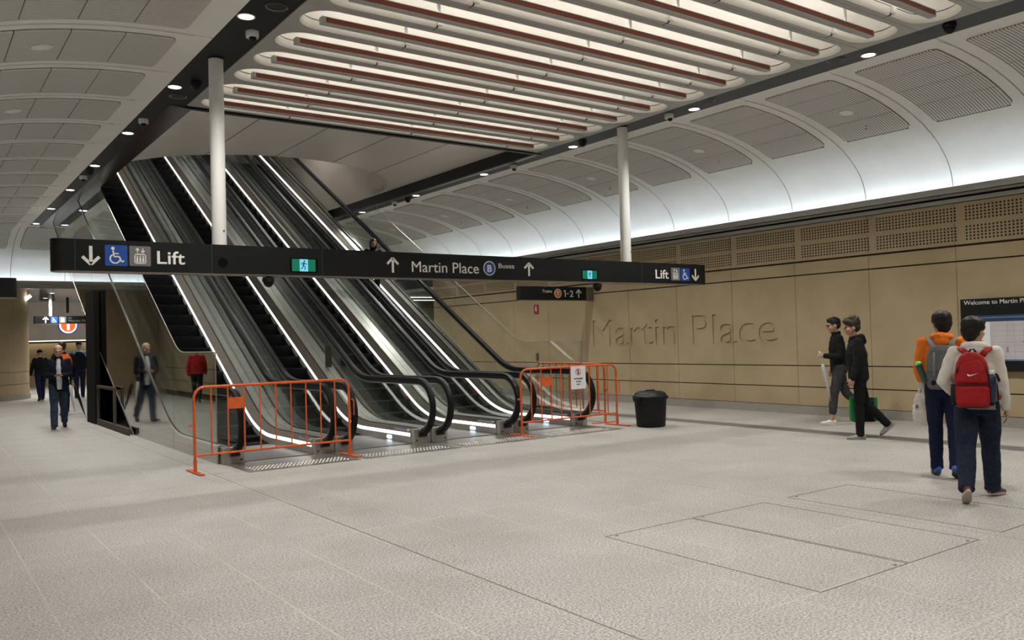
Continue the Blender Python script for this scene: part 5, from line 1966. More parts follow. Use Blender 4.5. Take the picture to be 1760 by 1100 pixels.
def make_person(label, loc, rotz, H, pose, fit, detail=1):
    """a clothed standing or walking figure; +Y is where it faces.
    pose: legs {side: (hip deg, knee deg, foot pitch deg, foot yaw deg)}, arms {side: (upper dir, fore dir, curl, palm dir)}"""
    k = H / 1.75
    t = thing('person', label, 'person', loc, rotz)
    vx = 0.0075 if detail else 0.012
    lean = math.radians(pose.get('lean', 3))
    J = {}
    # legs first, to find how high the hips are
    foot = {}
    for sd in (-1, 1):
        ha, kn, fp, fy = pose['legs'][sd]
        spread = pose.get('spread', 0.0)
        hip = V(sd * 0.092, 0, 0)
        a, b = math.radians(ha), math.radians(ha - kn)
        knee = hip + V(sd * spread * 0.5, math.sin(a), -math.cos(a)) * 0.43
        ank = knee + V(sd * spread * 0.3, math.sin(b), -math.cos(b)) * 0.41
        R = Matrix.Rotation(math.radians(fy), 3, 'Z') @ Matrix.Rotation(math.radians(-fp), 3, 'X')
        low = min((ank + R @ V(0, y, -0.085)).z for y in (-0.07, 0.09, 0.17))
        foot[sd] = (hip, knee, ank, R, low)
    zmin = min(f[4] for f in foot.values())
    up = V(0, 0, -zmin)
    for sd in (-1, 1):
        hip, knee, ank, R, low = foot[sd]
        J[sd] = [hip + up, knee + up, ank + up, R]
    hz = -zmin
    RL = Matrix.Rotation(-lean, 3, 'X')
    def T(x, y, z):                      # torso point; z measured from the hips
        return RL @ V(x, y, z) + V(0, 0, hz)
    for key in J:
        J[key][:3] = [p * k for p in J[key][:3]]
    def TT(x, y, z):
        return T(x, y, z) * k
    shr = pose.get('shoulder', 0.178)
    arms = {}
    for sd in (-1, 1):
        ud, fd, curl, palm = pose['arms'][sd]
        sh = TT(sd * shr, 0, 0.485)
        el = sh + Vector(ud).normalized() * 0.29 * k
        wr = el + Vector(fd).normalized() * 0.245 * k
        arms[sd] = (sh, el, wr, Vector(fd).normalized(), curl, Vector(palm))
    hc = TT(0, 0.035, 0.700)
    RH = rot_head(pose.get('yaw', 0), pose.get('tilt', 0), pose.get('nod', 0))
    def HP(x, y, z):
        return hc + RH @ (V(x, y, z) * (k * 1.07))
    def hell(bm, c, rx, ry, rz):
        add_ell(bm, HP(*c), rx * k * 1.07, ry * k * 1.07, rz * k * 1.07, rot=RH.to_quaternion())
    # --- body
    bm = new_bm()
    add_loft(bm, [(TT(0, 0, -0.10), 0.10 * k, 0.075 * k), (TT(0, 0, -0.02), 0.155 * k, 0.10 * k), (TT(0, 0.0, 0.12), 0.135 * k, 0.092 * k), (TT(0, 0.005, 0.30), 0.155 * k, 0.10 * k),
                  (TT(0, 0, 0.43), 0.16 * k, 0.09 * k), (TT(0, 0, 0.50), 0.11 * k, 0.065 * k), (TT(0, 0, 0.54), 0.058 * k, 0.055 * k)], 16)
    limb(bm, [TT(0, 0.0, 0.50), TT(0, 0.018, 0.58), HP(0, -0.015, -0.05)], [0.055 * k, 0.050 * k, 0.050 * k])
    for sd in (-1, 1):
        h, kn, an, R = J[sd]
        limb(bm, [h, h.lerp(kn, 0.5), kn, kn.lerp(an, 0.35), an], [0.078 * k, 0.066 * k, 0.048 * k, 0.049 * k, 0.034 * k])
        add_loft(bm, [(an + R @ V(0, -0.04, -0.05) * k, 0.026 * k, 0.03 * k), (an + R @ V(0, 0.05, -0.055) * k, 0.033 * k, 0.026 * k), (an + R @ V(0, 0.14, -0.068) * k, 0.032 * k, 0.014 * k)], 10)
        sh, el, wr, fd, curl, palm = arms[sd]
        limb(bm, [sh, el, wr], [0.045 * k, 0.036 * k, 0.026 * k])
        out = V(sd, 0, 0)
        fwd = V(0, 1, 0.2)
        hand_shape(bm, wr, fd, palm, fwd if abs(fd.y) < 0.7 else V(-sd, 0, 0.6), curl, k)
    hell(bm, (0, -0.012, 0.035), 0.075, 0.094, 0.088)
    hell(bm, (0, 0.025, -0.030), 0.062, 0.066, 0.078)
    hell(bm, (0, 0.040, -0.082), 0.042, 0.040, 0.030)
    hell(bm, (0, 0.080, 0.018), 0.048, 0.018, 0.014)
    hell(bm, (0, 0.096, -0.012), 0.011, 0.016, 0.026)
    hell(bm, (0, 0.102, -0.028), 0.015, 0.015, 0.010)
    hell(bm, (0, 0.082, -0.062), 0.024, 0.012, 0.009)
    for sd in (-1, 1):
        hell(bm, (sd * 0.040, 0.058, -0.030), 0.020, 0.022, 0.022)
        hell(bm, (sd * 0.076, -0.008, -0.015), 0.010, 0.021, 0.031)
    melt('body', bm, M[fit.get('skin', 'skin')], t, vx if detail else 0.011, 3)
    if fit.get('face'):
        for sd in (-1, 1):
            bm = new_bm()
            hell(bm, (sd * 0.030, 0.082, -0.002), 0.012, 0.007, 0.006)
            obj('eye', bm, M['eye'], t, world=False)
            bm = new_bm()
            hell(bm, (sd * 0.031, 0.090, 0.022), 0.018, 0.006, 0.004)
            obj('eyebrow', bm, M[fit['hair'][0]], t, world=False)
        bm = new_bm()
        hell(bm, (0, 0.091, -0.063), 0.020, 0.004, 0.004)
        obj('mouth', bm, M['lips'], t, world=False)
    # --- hair
    hm, style = fit['hair']
    bm = new_bm()
    if style == 'bowl':
        hell(bm, (0, -0.018, 0.050), 0.096, 0.110, 0.088)
        hell(bm, (0, -0.042, 0.000), 0.090, 0.080, 0.085)
        hell(bm, (0, -0.052, -0.055), 0.068, 0.050, 0.050)
        hell(bm, (0, 0.055, 0.075), 0.068, 0.052, 0.042)
        for sd in (-1, 1):
            hell(bm, (sd * 0.068, 0.002, 0.028), 0.022, 0.052, 0.042)
    elif style == 'short':
        hell(bm, (0, -0.018, 0.050), 0.083, 0.100, 0.085)
        hell(bm, (0, -0.045, 0.005), 0.076, 0.068, 0.072)
        hell(bm, (0, 0.050, 0.080), 0.060, 0.045, 0.036)
    elif style == 'curly':
        hell(bm, (0, -0.020, 0.060), 0.094, 0.108, 0.090)
        hell(bm, (0, -0.050, 0.005), 0.085, 0.070, 0.080)
        hell(bm, (0, 0.065, 0.085), 0.070, 0.048, 0.042)
        for i in range(26):
            a, e = rnd.uniform(0, 2 * PI), rnd.uniform(0.1, 1.3)
            hell(bm, (0.088 * math.cos(a) * math.cos(e), -0.02 + 0.10 * math.sin(a) * math.cos(e), 0.06 + 0.085 * math.sin(e)), 0.024, 0.024, 0.022)
    elif style == 'thin':
        hell(bm, (0, -0.030, 0.040), 0.0775, 0.088, 0.086)
        hell(bm, (0, -0.045, 0.0), 0.0765, 0.062, 0.062)
    elif style == 'long':
        hell(bm, (0, -0.018, 0.050), 0.085, 0.102, 0.086)
        hell(bm, (0, -0.050, -0.03), 0.085, 0.065, 0.125)
        for sd in (-1, 1):
            hell(bm, (sd * 0.072, -0.005, -0.035), 0.022, 0.050, 0.105)
    elif style == 'cap':
        hell(bm, (0, -0.005, 0.055), 0.086, 0.104, 0.080)
        add_loft(bm, [(HP(0, 0.06, 0.045), 0.070 * k, 0.010 * k), (HP(0, 0.15, 0.030), 0.055 * k, 0.008 * k)], 12)
    melt('cap' if style == 'cap' else 'hair', bm, M[hm], t, 0.008, 2, 0.006 if style != 'cap' else 0.0, TEXH)
    # --- trousers
    bm = new_bm()
    tw = fit.get('leg', 1.0)
    for sd in (-1, 1):
        h, kn, an, R = J[sd]
        end = kn.lerp(an, fit.get('leg_end', 1.0))
        limb(bm, [h + V(0, 0, 0.03) * k, h.lerp(kn, 0.5), kn, kn.lerp(an, 0.4), end],
             [(0.097 * k, 0.104 * k), (0.086 * tw * k, 0.090 * tw * k), (0.067 * tw * k, 0.071 * tw * k), (0.066 * tw * k, 0.070 * tw * k), (0.056 * tw * k, 0.062 * tw * k)], 14)
        if fit.get('leg_end', 1.0) >= 1.0:
            add_loft(bm, [(end, 0.058 * tw * k, 0.062 * tw * k), (end + (end - kn).normalized() * 0.035 * k, 0.060 * tw * k, 0.066 * tw * k)], 12)
    add_loft(bm, [(TT(0, -0.01, -0.10), 0.13 * k, 0.105 * k), (TT(0, -0.012, -0.03), 0.172 * k, 0.122 * k), (TT(0, 0, 0.07), 0.160 * k, 0.108 * k), (TT(0, 0, 0.12), 0.155 * k, 0.104 * k)], 18)
    melt('trousers', bm, M[fit['trousers']], t, 0.010, 4, 0.016)
    # --- top
    bm = new_bm()
    tk = fit.get('bulk', 1.0)
    hem = fit.get('hem', 0.0)
    add_loft(bm, [(TT(0, -0.003, hem - 0.03), 0.172 * tk * k, 0.122 * tk * k), (TT(0, 0, hem + 0.02), 0.180 * tk * k, 0.128 * tk * k), (TT(0, 0, 0.16), 0.176 * tk * k, 0.126 * tk * k), (TT(0, 0.004, 0.32), 0.190 * tk * k, 0.132 * tk * k),
                  (TT(0, 0, 0.43), 0.192 * k, 0.116 * k), (TT(0, -0.002, 0.49), 0.150 * k, 0.090 * k), (TT(0, 0.002, 0.535), 0.082 * k, 0.070 * k), (TT(0, 0.01, 0.565), 0.066 * k, 0.062 * k)], 20)
    sl = fit.get('sleeve', 1.0)
    for sd in (-1, 1):
        sh, el, wr, fd, curl, palm = arms[sd]
        if sl > 0.6:
            e2 = el.lerp(wr, (sl - 0.6) / 0.4 * 0.97)
            limb(bm, [TT(sd * 0.13, 0, 0.465), sh, sh.lerp(el, 0.5), el, el.lerp(e2, 0.6), e2],
                 [0.068 * k, 0.071 * k, 0.064 * tk * k, 0.057 * tk * k, 0.050 * tk * k, 0.041 * tk * k], 14)
        else:
            e2 = sh.lerp(el, 0.75)
            limb(bm, [TT(sd * 0.13, 0, 0.465), sh, e2], [0.068 * k, 0.070 * k, 0.060 * k], 14)
    if fit.get('hood'):
        for c, r in (((0, -0.085, 0.545), (0.105, 0.055, 0.055)), ((-0.075, -0.035, 0.548), (0.045, 0.075, 0.045)), ((0.075, -0.035, 0.548), (0.045, 0.075, 0.045)), ((0, -0.115, 0.49), (0.085, 0.035, 0.055)),
                     ((-0.06, 0.03, 0.54), (0.03, 0.05, 0.04)), ((0.06, 0.03, 0.54), (0.03, 0.05, 0.04))):
            add_ell(bm, TT(*c), r[0] * k, r[1] * k, r[2] * k)
    if fit.get('collar'):
        add_loft(bm, [(TT(0, 0.0, 0.53), 0.085 * k, 0.075 * k), (TT(0, 0.006, 0.60), 0.076 * k, 0.072 * k)], 14)
    top = melt(fit['top'][0], bm, M[fit['top'][1]], t, 0.010, 4, 0.018)
    # --- shoes
    for sd in (-1, 1):
        h, kn, an, R = J[sd]
        bm = new_bm()
        q = R.to_quaternion()
        for c, r in (((0, -0.030, -0.040), (0.038, 0.048, 0.048)), ((0, 0.030, -0.042), (0.040, 0.060, 0.040)), ((0, 0.095, -0.052), (0.044, 0.065, 0.030)), ((0, 0.140, -0.058), (0.040, 0.048, 0.024))):
            add_ell(bm, an + R @ V(*c) * k, r[0] * k, r[1] * k, r[2] * k, rot=q)
        sh_o = melt('shoe', bm, M[fit['shoes'][0]], t, 0.008, 2)
        bm = new_bm()
        pts = []
        for i in range(20):
            a = 2 * PI * i / 20
            pts.append((0.043 * math.cos(a) * (1.0 if math.sin(a) > 0 else 0.88), 0.057 + 0.135 * math.sin(a)))
        va = [bm.verts.new(an + R @ V(x, y, -0.085) * k) for x, y in pts]
        vb = [bm.verts.new(an + R @ V(x, y, -0.060) * k) for x, y in pts]
        bm.faces.new(va); bm.faces.new(vb[::-1])
        for i in range(20):
            bm.faces.new((va[i], va[(i + 1) % 20], vb[(i + 1) % 20], vb[i]))
        obj('sole', bm, M[fit['shoes'][1]], sh_o, world=False)
    info = dict(t=t, k=k, TT=TT, HP=HP, arms=arms, J=J, hell=hell)
    return info

def wp(info, p):
    """person-local point to world"""
    t = info['t']
    return Matrix.LocRotScale(t.location, t.rotation_euler, None) @ Vector(p)

def extra(info, name, build, mat, voxel=0.008, smooth=3, folds=0.0, label=None):
    bm = new_bm()
    build(bm)
    return melt(name, bm, M[mat], info['t'], voxel, smooth, folds, label=label)

DN = (0, 0, -1)
VIEW = math.radians(-64.4)
# 1: cream hoodie with the red backpack
P1 = make_person('person in cream hoodie and dark jeans walking away wearing a red backpack', (8.27, 3.94, 0), VIEW, 1.745,
    dict(lean=3, yaw=-38, nod=-4, spread=0.05, shoulder=0.172,
         legs={-1: (-15, 24, 38, 8), 1: (18, 6, 2, -34)},
         arms={-1: ((-0.40, -0.10, -1), (0.42, 0.62, -0.62), 40, (1, 0, 0)), 1: ((0.15, -0.10, -1), (0.10, 0.12, -1), 22, (-1, 0, 0))}),
    dict(hair=('hair_black', 'bowl'), top=('hoodie', 'cream_cloth'), trousers='dark_denim', shoes=('maroon_shoe', 'pale_sole'), hood=True, leg=1.24, bulk=1.02))
def hem_band(bm):
    TT, k = P1['TT'], P1['k']
    add_loft(bm, [(TT(0, -0.004, -0.055), 0.178 * k, 0.130 * k), (TT(0, -0.002, 0.01), 0.188 * k, 0.138 * k)], 24)
extra(P1, 'hoodie_hem', hem_band, 'grey_cloth', 0.008, 2, 0, 'grey ribbed hem')
# 2: orange hoodie with the grey backpack
P2 = make_person('person in orange hoodie and navy trousers wearing a grey backpack', (9.30, 4.78, 0), VIEW, 1.795,
    dict(lean=3, yaw=24, nod=-2, spread=0.0, shoulder=0.178,
         legs={-1: (4, 4, 4, 14), 1: (-8, 16, 22, -6)},
         arms={-1: ((-0.20, -0.10, -1), (0.10, 0.70, -0.75), 60, (1, 0, 0)), 1: ((0.2, 0.0, -1), (-0.1, 0.5, -0.8), 40, (-1, 0, 0))}),
    dict(hair=('hair_black', 'bowl'), top=('hoodie', 'orange_cloth'), trousers='navy_cloth', shoes=('blue_shoe', 'dark_sole'), hood=True, leg=1.08, bulk=1.02))
for sd in (-1, 1):
    def cuff(bm, sd=sd):
        sh, el, wr, fd, c, p = P2['arms'][sd]
        limb(bm, [el.lerp(wr, 0.70), el.lerp(wr, 1.0)], [0.052, 0.045])
    extra(P2, 'cuff', cuff, 'cream_cloth', 0.008, 2, 0, 'white sleeve cuff')
# 3: nearer of the two passers-by
P3 = make_person('person in black puffer jacket walking left, curly dark hair, green bag behind the leg', (11.58, 7.22, 0), math.radians(44), 1.80,
    dict(lean=3, yaw=4, nod=-3, legs={-1: (3, 3, 0, 4), 1: (-14, 30, 40, 0)},
         arms={-1: ((-0.10, 0.06, -1), (-0.02, 0.34, -1), 45, (1, 0, 0)), 1: ((0.16, -0.22, -1), (0.05, -0.05, -1), 70, (-1, 0, 0))}),
    dict(hair=('hair_brown', 'curly'), face=True, top=('jacket', 'black_cloth'), trousers='black_cloth', shoes=('grey_shoe', 'grey_shoe'), hood=True, leg=0.92, bulk=1.10, hem=-0.05))
# 4: farther passer-by with the umbrella
P4 = make_person('person in black jacket and glasses walking left with a pale folded umbrella', (13.14, 8.56, 0), math.radians(44), 1.86,
    dict(lean=2, yaw=6, nod=-4, legs={-1: (14, 8, -2, 4), 1: (-16, 34, 40, 0)},
         arms={-1: ((-0.12, -0.04, -1), (0.10, 0.95, 0.06), 50, (1, 0, -0.2)), 1: ((0.12, -0.1, -1), (0.0, 0.3, -1), 35, (-1, 0, 0))}),
    dict(hair=('hair_black', 'short'), face=True, top=('jacket', 'black_cloth'), trousers='charcoal_cloth', shoes=('white_shoe', 'white_shoe'), collar=True, leg=0.98, leg_end=0.72, hem=-0.04))
def glasses(bm):
    HP = P4['HP']
    for sd in (-1, 1):
        pts = [HP(sd * 0.031 + 0.020 * math.cos(2 * PI * i / 14), 0.100, 0.0 + 0.015 * math.sin(2 * PI * i / 14)) for i in range(15)]
        add_tube(bm, pts, 0.003, 6)
        add_tube(bm, [HP(sd * 0.051, 0.098, 0.004), HP(sd * 0.078, 0.0, 0.004)], 0.0028, 6)
    add_tube(bm, [HP(-0.011, 0.103, 0.002), HP(0.011, 0.103, 0.002)], 0.0028, 6)
bm = new_bm(); glasses(bm)
obj('glasses', bm, M['black'], P4['t'], world=False)
# 5: man walking towards the camera
P5 = make_person('person with thin white hair in dark open jacket and jeans walking towards the camera', (2.68, 20.2, 0), math.radians(172), 1.78,
    dict(lean=2, yaw=0, nod=-8, shoulder=0.165, legs={-1: (-12, 22, 24, 6), 1: (16, 6, -6, -8)},
         arms={-1: ((-0.14, 0.02, -1), (0.60, 0.85, -0.02), 45, (0.2, 0.2, 1)), 1: ((0.14, 0.02, -1), (-0.60, 0.85, -0.02), 45, (-0.2, 0.2, 1))}),
    dict(hair=('hair_white', 'thin'), face=True, top=('jacket', 'dark_navy_cloth'), trousers='denim', shoes=('black_shoe', 'dark_sole'), collar=True, leg=1.12, bulk=1.08, hem=-0.10))
def shirt(bm):
    TT, k = P5['TT'], P5['k']
    add_loft(bm, [(TT(-0.01, 0.100, -0.09), 0.058 * k, 0.048 * k), (TT(-0.01, 0.105, 0.12), 0.062 * k, 0.050 * k), (TT(0, 0.110, 0.34), 0.058 * k, 0.044 * k), (TT(0, 0.066, 0.50), 0.042 * k, 0.034 * k), (TT(0, 0.052, 0.545), 0.036 * k, 0.034 * k)], 16)
extra(P5, 'shirt', shirt, 'pale_shirt', 0.008, 2, 0.008, 'pale shirt showing in the open jacket')
# 6, 7, 8: people in the far concourse
P6 = make_person('person in dark uniform and cap, farthest left by the stone pier, seen from behind', (3.72, 32.1, 0), math.radians(10), 1.68,
    dict(lean=2, legs={-1: (-8, 14, 16, 4), 1: (8, 4, 0, -8)}, arms={-1: ((-0.3, 0.02, -1), (-0.1, 0.2, -1), 30, (1, 0, 0)), 1: ((0.25, 0, -1), (0.0, 0.3, -1), 30, (-1, 0, 0))}),
    dict(hair=('black_cloth', 'cap'), top=('jacket', 'black_cloth'), trousers='navy_cloth', shoes=('black_shoe', 'black_shoe'), bulk=1.08, leg=1.05), 0)
P7 = make_person('person in orange high-visibility vest over dark clothes, just behind the white-haired person', (3.34, 24.35, 0), math.radians(8), 1.87,
    dict(lean=2, yaw=-20, legs={-1: (-10, 16, 20, 4), 1: (10, 4, 0, -8)}, arms={-1: ((-0.3, 0.05, -1), (-0.1, 0.3, -1), 30, (1, 0, 0)), 1: ((0.25, 0.05, -1), (0.0, 0.5, -1), 30, (-1, 0, 0))}),
    dict(hair=('hair_brown', 'short'), top=('jacket', 'black_cloth'), trousers='black_cloth', shoes=('black_shoe', 'black_shoe'), bulk=1.04, leg=1.0), 0)
def vest(bm):
    TT, k = P7['TT'], P7['k']
    add_loft(bm, [(TT(0, 0, 0.03), 0.192 * k, 0.142 * k), (TT(0, 0, 0.30), 0.204 * k, 0.146 * k), (TT(0, 0, 0.43), 0.196 * k, 0.128 * k), (TT(0, 0, 0.50), 0.150 * k, 0.098 * k), (TT(0, 0, 0.53), 0.095 * k, 0.08 * k)], 20)
extra(P7, 'vest', vest, 'orange_vest', 0.010, 3, 0.01, 'orange high-visibility vest')
P8 = make_person('police officer in navy vest with light blue short sleeves, seen from behind', (4.92, 32.3, 0), math.radians(-5), 1.93,
    dict(lean=1, legs={-1: (-3, 4, 2, 8), 1: (5, 3, 0, -10)}, arms={-1: ((-0.35, 0.02, -1), (0.1, 0.5, -0.9), 30, (1, 0, 0)), 1: ((0.35, 0.0, -1), (-0.1, 0.7, -0.6), 30, (-1, 0, 0))}, shoulder=0.19),
    dict(hair=('navy_cloth', 'cap'), top=('shirt', 'light_blue_cloth'), trousers='navy_cloth', shoes=('black_shoe', 'black_shoe'), sleeve=0.5, bulk=1.05, leg=1.05), 0)
def pvest(bm):
    TT, k = P8['TT'], P8['k']
    add_loft(bm, [(TT(0, 0, -0.02), 0.198 * k, 0.142 * k), (TT(0, 0, 0.05), 0.205 * k, 0.150 * k), (TT(0, 0, 0.30), 0.206 * k, 0.150 * k), (TT(0, 0, 0.43), 0.180 * k, 0.130 * k), (TT(0, 0, 0.51), 0.12 * k, 0.095 * k)], 20)
extra(P8, 'vest', pvest, 'dark_navy_cloth', 0.010, 3, 0.008, 'dark navy vest')
# 9: woman on the rightmost escalator
ye = 18.82
P9 = make_person('person with brown hair riding down the rightmost escalator, head above the long sign', (9.43, ye, step_z(13.42 + 0.4 * round((ye - 13.62) / 0.4) + 0.2) + 0.001), math.radians(165), 1.63,
    dict(lean=1, legs={-1: (2, 3, 1, 8), 1: (-2, 3, 5, -8)}, arms={-1: ((-0.22, 0.05, -1), (0.1, 0.5, -0.8), 30, (1, 0, 0)), 1: ((0.22, 0.05, -1), (-0.1, 0.5, -0.8), 30, (-1, 0, 0))}),
    dict(hair=('hair_auburn', 'long'), face=True, top=('jacket', 'black_cloth'), trousers='black_cloth', shoes=('black_shoe', 'black_shoe'), collar=True), 0)
def scarf(bm):
    TT, k = P9['TT'], P9['k']
    for sd in (-1, 1):
        add_loft(bm, [(TT(sd * 0.14, 0.02, 0.50), 0.03 * k, 0.03 * k), (TT(sd * 0.15, 0.10, 0.40), 0.035 * k, 0.03 * k), (TT(sd * 0.15, 0.12, 0.25), 0.035 * k, 0.025 * k)], 10)
extra(P9, 'bag_strap', scarf, 'rust_cloth', 0.010, 2, 0, 'rust red straps over the shoulders')
# 10: seen mirrored in the glass screen
P10 = make_person('person in red jacket walking by the left wall, mirrored in the glass screen', (0.12, 25.5, 0), math.radians(20), 1.70,
    dict(lean=4, legs={-1: (-18, 26, 30, 4), 1: (22, 8, -6, -4)}, arms={-1: ((-0.2, 0.2, -1), (0.0, 0.6, -1), 30, (1, 0, 0)), 1: ((0.2, -0.3, -1), (0.0, 0.0, -1), 30, (-1, 0, 0))}),
    dict(hair=('hair_black', 'short'), top=('jacket', 'red_cloth'), trousers='black_cloth', shoes=('black_shoe', 'black_shoe'), bulk=1.12), 0)

# ------------------------------------------------------------------ things people carry
def local_thing(info, name, label, cat, base):
    """a thing placed in a person's frame, built with person-local coordinates"""
    t = thing(name, label, cat, wp(info, base), info['t'].rotation_euler.z)
    off = Vector(base)
    def put(pname, bm, mat, parent=None, smooth=False, lab=None):
        bm.transform(Matrix.Translation(-off))
        return obj(pname, bm, M[mat], parent or t, smooth, world=False, label=lab)
    def fuse(pname, bm, mat, voxel=0.008, sm=3, folds=0.0, parent=None, lab=None):
        bm.transform(Matrix.Translation(-off))
        return melt(pname, bm, M[mat], parent or t, voxel, sm, folds, label=lab)
    return t, put, fuse

def rbox(bm, secs, power=3.5, seg=24):
    add_loft(bm, secs, seg, power=power)

# red backpack, standing square on the back
def back_y(info, z):
    return -0.145 * info['k']
k = P1['k']; TT = P1['TT']
zb, zt = TT(0, 0, -0.01).z, TT(0, 0, 0.50).z
t, put, fuse = local_thing(P1, 'backpack', 'red backpack with white swoosh on the person in the cream hoodie', 'backpack', (-0.02, -0.24, zb))
yb = -0.262
cx = -0.03
def sec(z, w, d, dy=0.0):
    return (V(cx, yb + dy, z), w, d)
bm = new_bm()
h = zt - zb
rbox(bm, [sec(zb, 0.130, 0.072), sec(zb + 0.02, 0.150, 0.090), sec(zb + 0.20 * h, 0.158, 0.098), sec(zb + 0.55 * h, 0.150, 0.090), sec(zb + 0.80 * h, 0.128, 0.076), sec(zb + 0.93 * h, 0.095, 0.058), sec(zb + h, 0.045, 0.035)])
fuse('bag_body', bm, 'red_nylon', 0.008, 3, 0.006)
bm = new_bm()
rbox(bm, [sec(zb - 0.006, 0.120, 0.066), sec(zb + 0.035, 0.156, 0.096)])
put('base_panel', bm, 'black_nylon', smooth=True)
bm = new_bm()
rbox(bm, [sec(zb + 0.05 * h, 0.128, 0.055, -0.060), sec(zb + 0.10 * h, 0.140, 0.066, -0.060), sec(zb + 0.34 * h, 0.142, 0.062, -0.058), sec(zb + 0.40 * h, 0.130, 0.050, -0.054)])
fuse('front_pocket', bm, 'red_nylon', 0.008, 3)
bm = new_bm()
rbox(bm, [sec(zb + 0.44 * h, 0.128, 0.050, -0.050), sec(zb + 0.48 * h, 0.134, 0.058, -0.050), sec(zb + 0.68 * h, 0.118, 0.056, -0.046), sec(zb + 0.80 * h, 0.092, 0.046, -0.038), sec(zb + 0.86 * h, 0.05, 0.03, -0.030)])
fuse('upper_pocket', bm, 'red_nylon', 0.008, 3)
bm = new_bm()
pts = [(cx + 0.124 * math.cos(a) * 1.0, yb - 0.082 + 0.02 * math.sin(a), zb + 0.62 * h + 0.20 * h * math.sin(a)) for a in [PI * i / 16 for i in range(17)]]
add_tube(bm, pts, 0.006, 6)
add_tube(bm, [(cx - 0.142, yb - 0.088, zb + 0.415 * h), (cx - 0.08, yb - 0.112, zb + 0.415 * h), (cx + 0.08, yb - 0.112, zb + 0.415 * h), (cx + 0.142, yb - 0.088, zb + 0.415 * h)], 0.005, 6)
put('zip', bm, 'black_nylon')
for sd in (-1, 1):
    bm = new_bm()
    rbox(bm, [(V(cx + sd * 0.142, yb + 0.005, zb + 0.02), 0.030, 0.070), (V(cx + sd * 0.150, yb + 0.005, zb + 0.20 * h), 0.034, 0.074), (V(cx + sd * 0.146, yb + 0.005, zb + 0.42 * h), 0.032, 0.068)])
    put('side_pocket', bm, 'black_nylon', smooth=True)
for sd in (-1, 1):
    bm = new_bm()
    path_ = [TT(sd * 0.060, -0.160, 0.455), TT(sd * 0.085, -0.138, 0.495), TT(sd * 0.112, -0.085, 0.520), TT(sd * 0.125, -0.01, 0.532), TT(sd * 0.130, 0.06, 0.50), TT(sd * 0.135, 0.125, 0.42), TT(sd * 0.145, 0.14, 0.28), TT(sd * 0.17, 0.10, 0.16), TT(sd * 0.185, 0.0, 0.08), TT(sd * 0.165, -0.13, 0.05)]
    add_loft(bm, [(p, 0.031, 0.011) for p in path_], 10, ref=V(1, 0, 0), power=3)
    put('strap', bm, 'red_nylon', smooth=True)
bm = new_bm()
add_tube(bm, [TT(-0.05, -0.20, 0.485), TT(-0.035, -0.20, 0.51), TT(-0.01, -0.20, 0.515), TT(0.01, -0.20, 0.485)], 0.009, 6)
put('grab_loop', bm, 'black_nylon', smooth=True)
bm = new_bm()
add_loft(bm, [(p, 0.012, 0.004) for p in (V(cx + 0.16, yb + 0.10, zb + 0.62 * h), V(cx + 0.20, yb + 0.135, zb + 0.58 * h), V(0.192, -0.06, zb + 0.45 * h))], 8)
add_loft(bm, [(p, 0.010, 0.004) for p in (V(0.165, -0.155, zb + 0.42 * h), V(0.172, -0.16, zb + 0.20 * h), V(0.16, -0.16, zb - 0.02))], 8)
put('webbing', bm, 'black_nylon', smooth=True)
bm = new_bm()
sw = [(-0.036, 0.010), (-0.040, 0.0), (-0.036, -0.011), (-0.025, -0.016), (-0.010, -0.013), (0.050, 0.012), (-0.006, -0.003), (-0.020, -0.004), (-0.028, 0.0)]
G = Face((cx + 0.0, yb - 0.1075, zb + 0.60 * h), (1, 0, 0), (0, 0.10, 0.995))
G.poly(bm, [(u * 0.98, v * 0.98) for u, v in sw], -0.004, 0.004)
put('swoosh', bm, 'white_print')
# its bottle
t, put, fuse = local_thing(P1, 'bottle', 'navy drink bottle with pale cap in the side pocket of the red backpack', 'bottle', (cx + 0.155, yb - 0.03, zb + 0.15 * h))
bx, by = cx + 0.158, yb - 0.048
bm = new_bm()
add_lathe(bm, [(0.02, zb + 0.10 * h), (0.036, zb + 0.12 * h), (0.037, zb + 0.56 * h), (0.024, zb + 0.60 * h)], (bx, by, 0), 20)
put('bottle_body', bm, 'navy_plastic', smooth=True)
bm = new_bm()
add_lathe(bm, [(0.025, zb + 0.60 * h), (0.027, zb + 0.61 * h), (0.027, zb + 0.665 * h), (0.018, zb + 0.675 * h)], (bx, by, 0), 20)
put('cap', bm, 'mint_plastic', smooth=True)

# grey rucksack
k = P2['k']; TT = P2['TT']
zb, zt = TT(0, 0, 0.0).z, TT(0, 0, 0.46).z
h = zt - zb
yb = -0.245; cx = 0.0
t, put, fuse = local_thing(P2, 'backpack', 'grey cloth backpack on the person in the orange hoodie', 'backpack', (0, yb, zb))
bm = new_bm()
rbox(bm, [sec(zb, 0.120, 0.060), sec(zb + 0.03, 0.150, 0.088), sec(zb + 0.35 * h, 0.162, 0.096), sec(zb + 0.75 * h, 0.145, 0.085), sec(zb + 0.92 * h, 0.125, 0.070), sec(zb + h, 0.09, 0.05)])
fuse('bag_body', bm, 'grey_canvas', 0.009, 3, 0.018)
bm = new_bm()
rbox(bm, [sec(zb + 0.40 * h, 0.135, 0.030, -0.078), sec(zb + 0.45 * h, 0.138, 0.036, -0.074), sec(zb + 0.85 * h, 0.118, 0.040, -0.050), sec(zb + 0.97 * h, 0.09, 0.05, -0.02)])
fuse('top_flap', bm, 'grey_canvas', 0.009, 3, 0.012)
bm = new_bm()
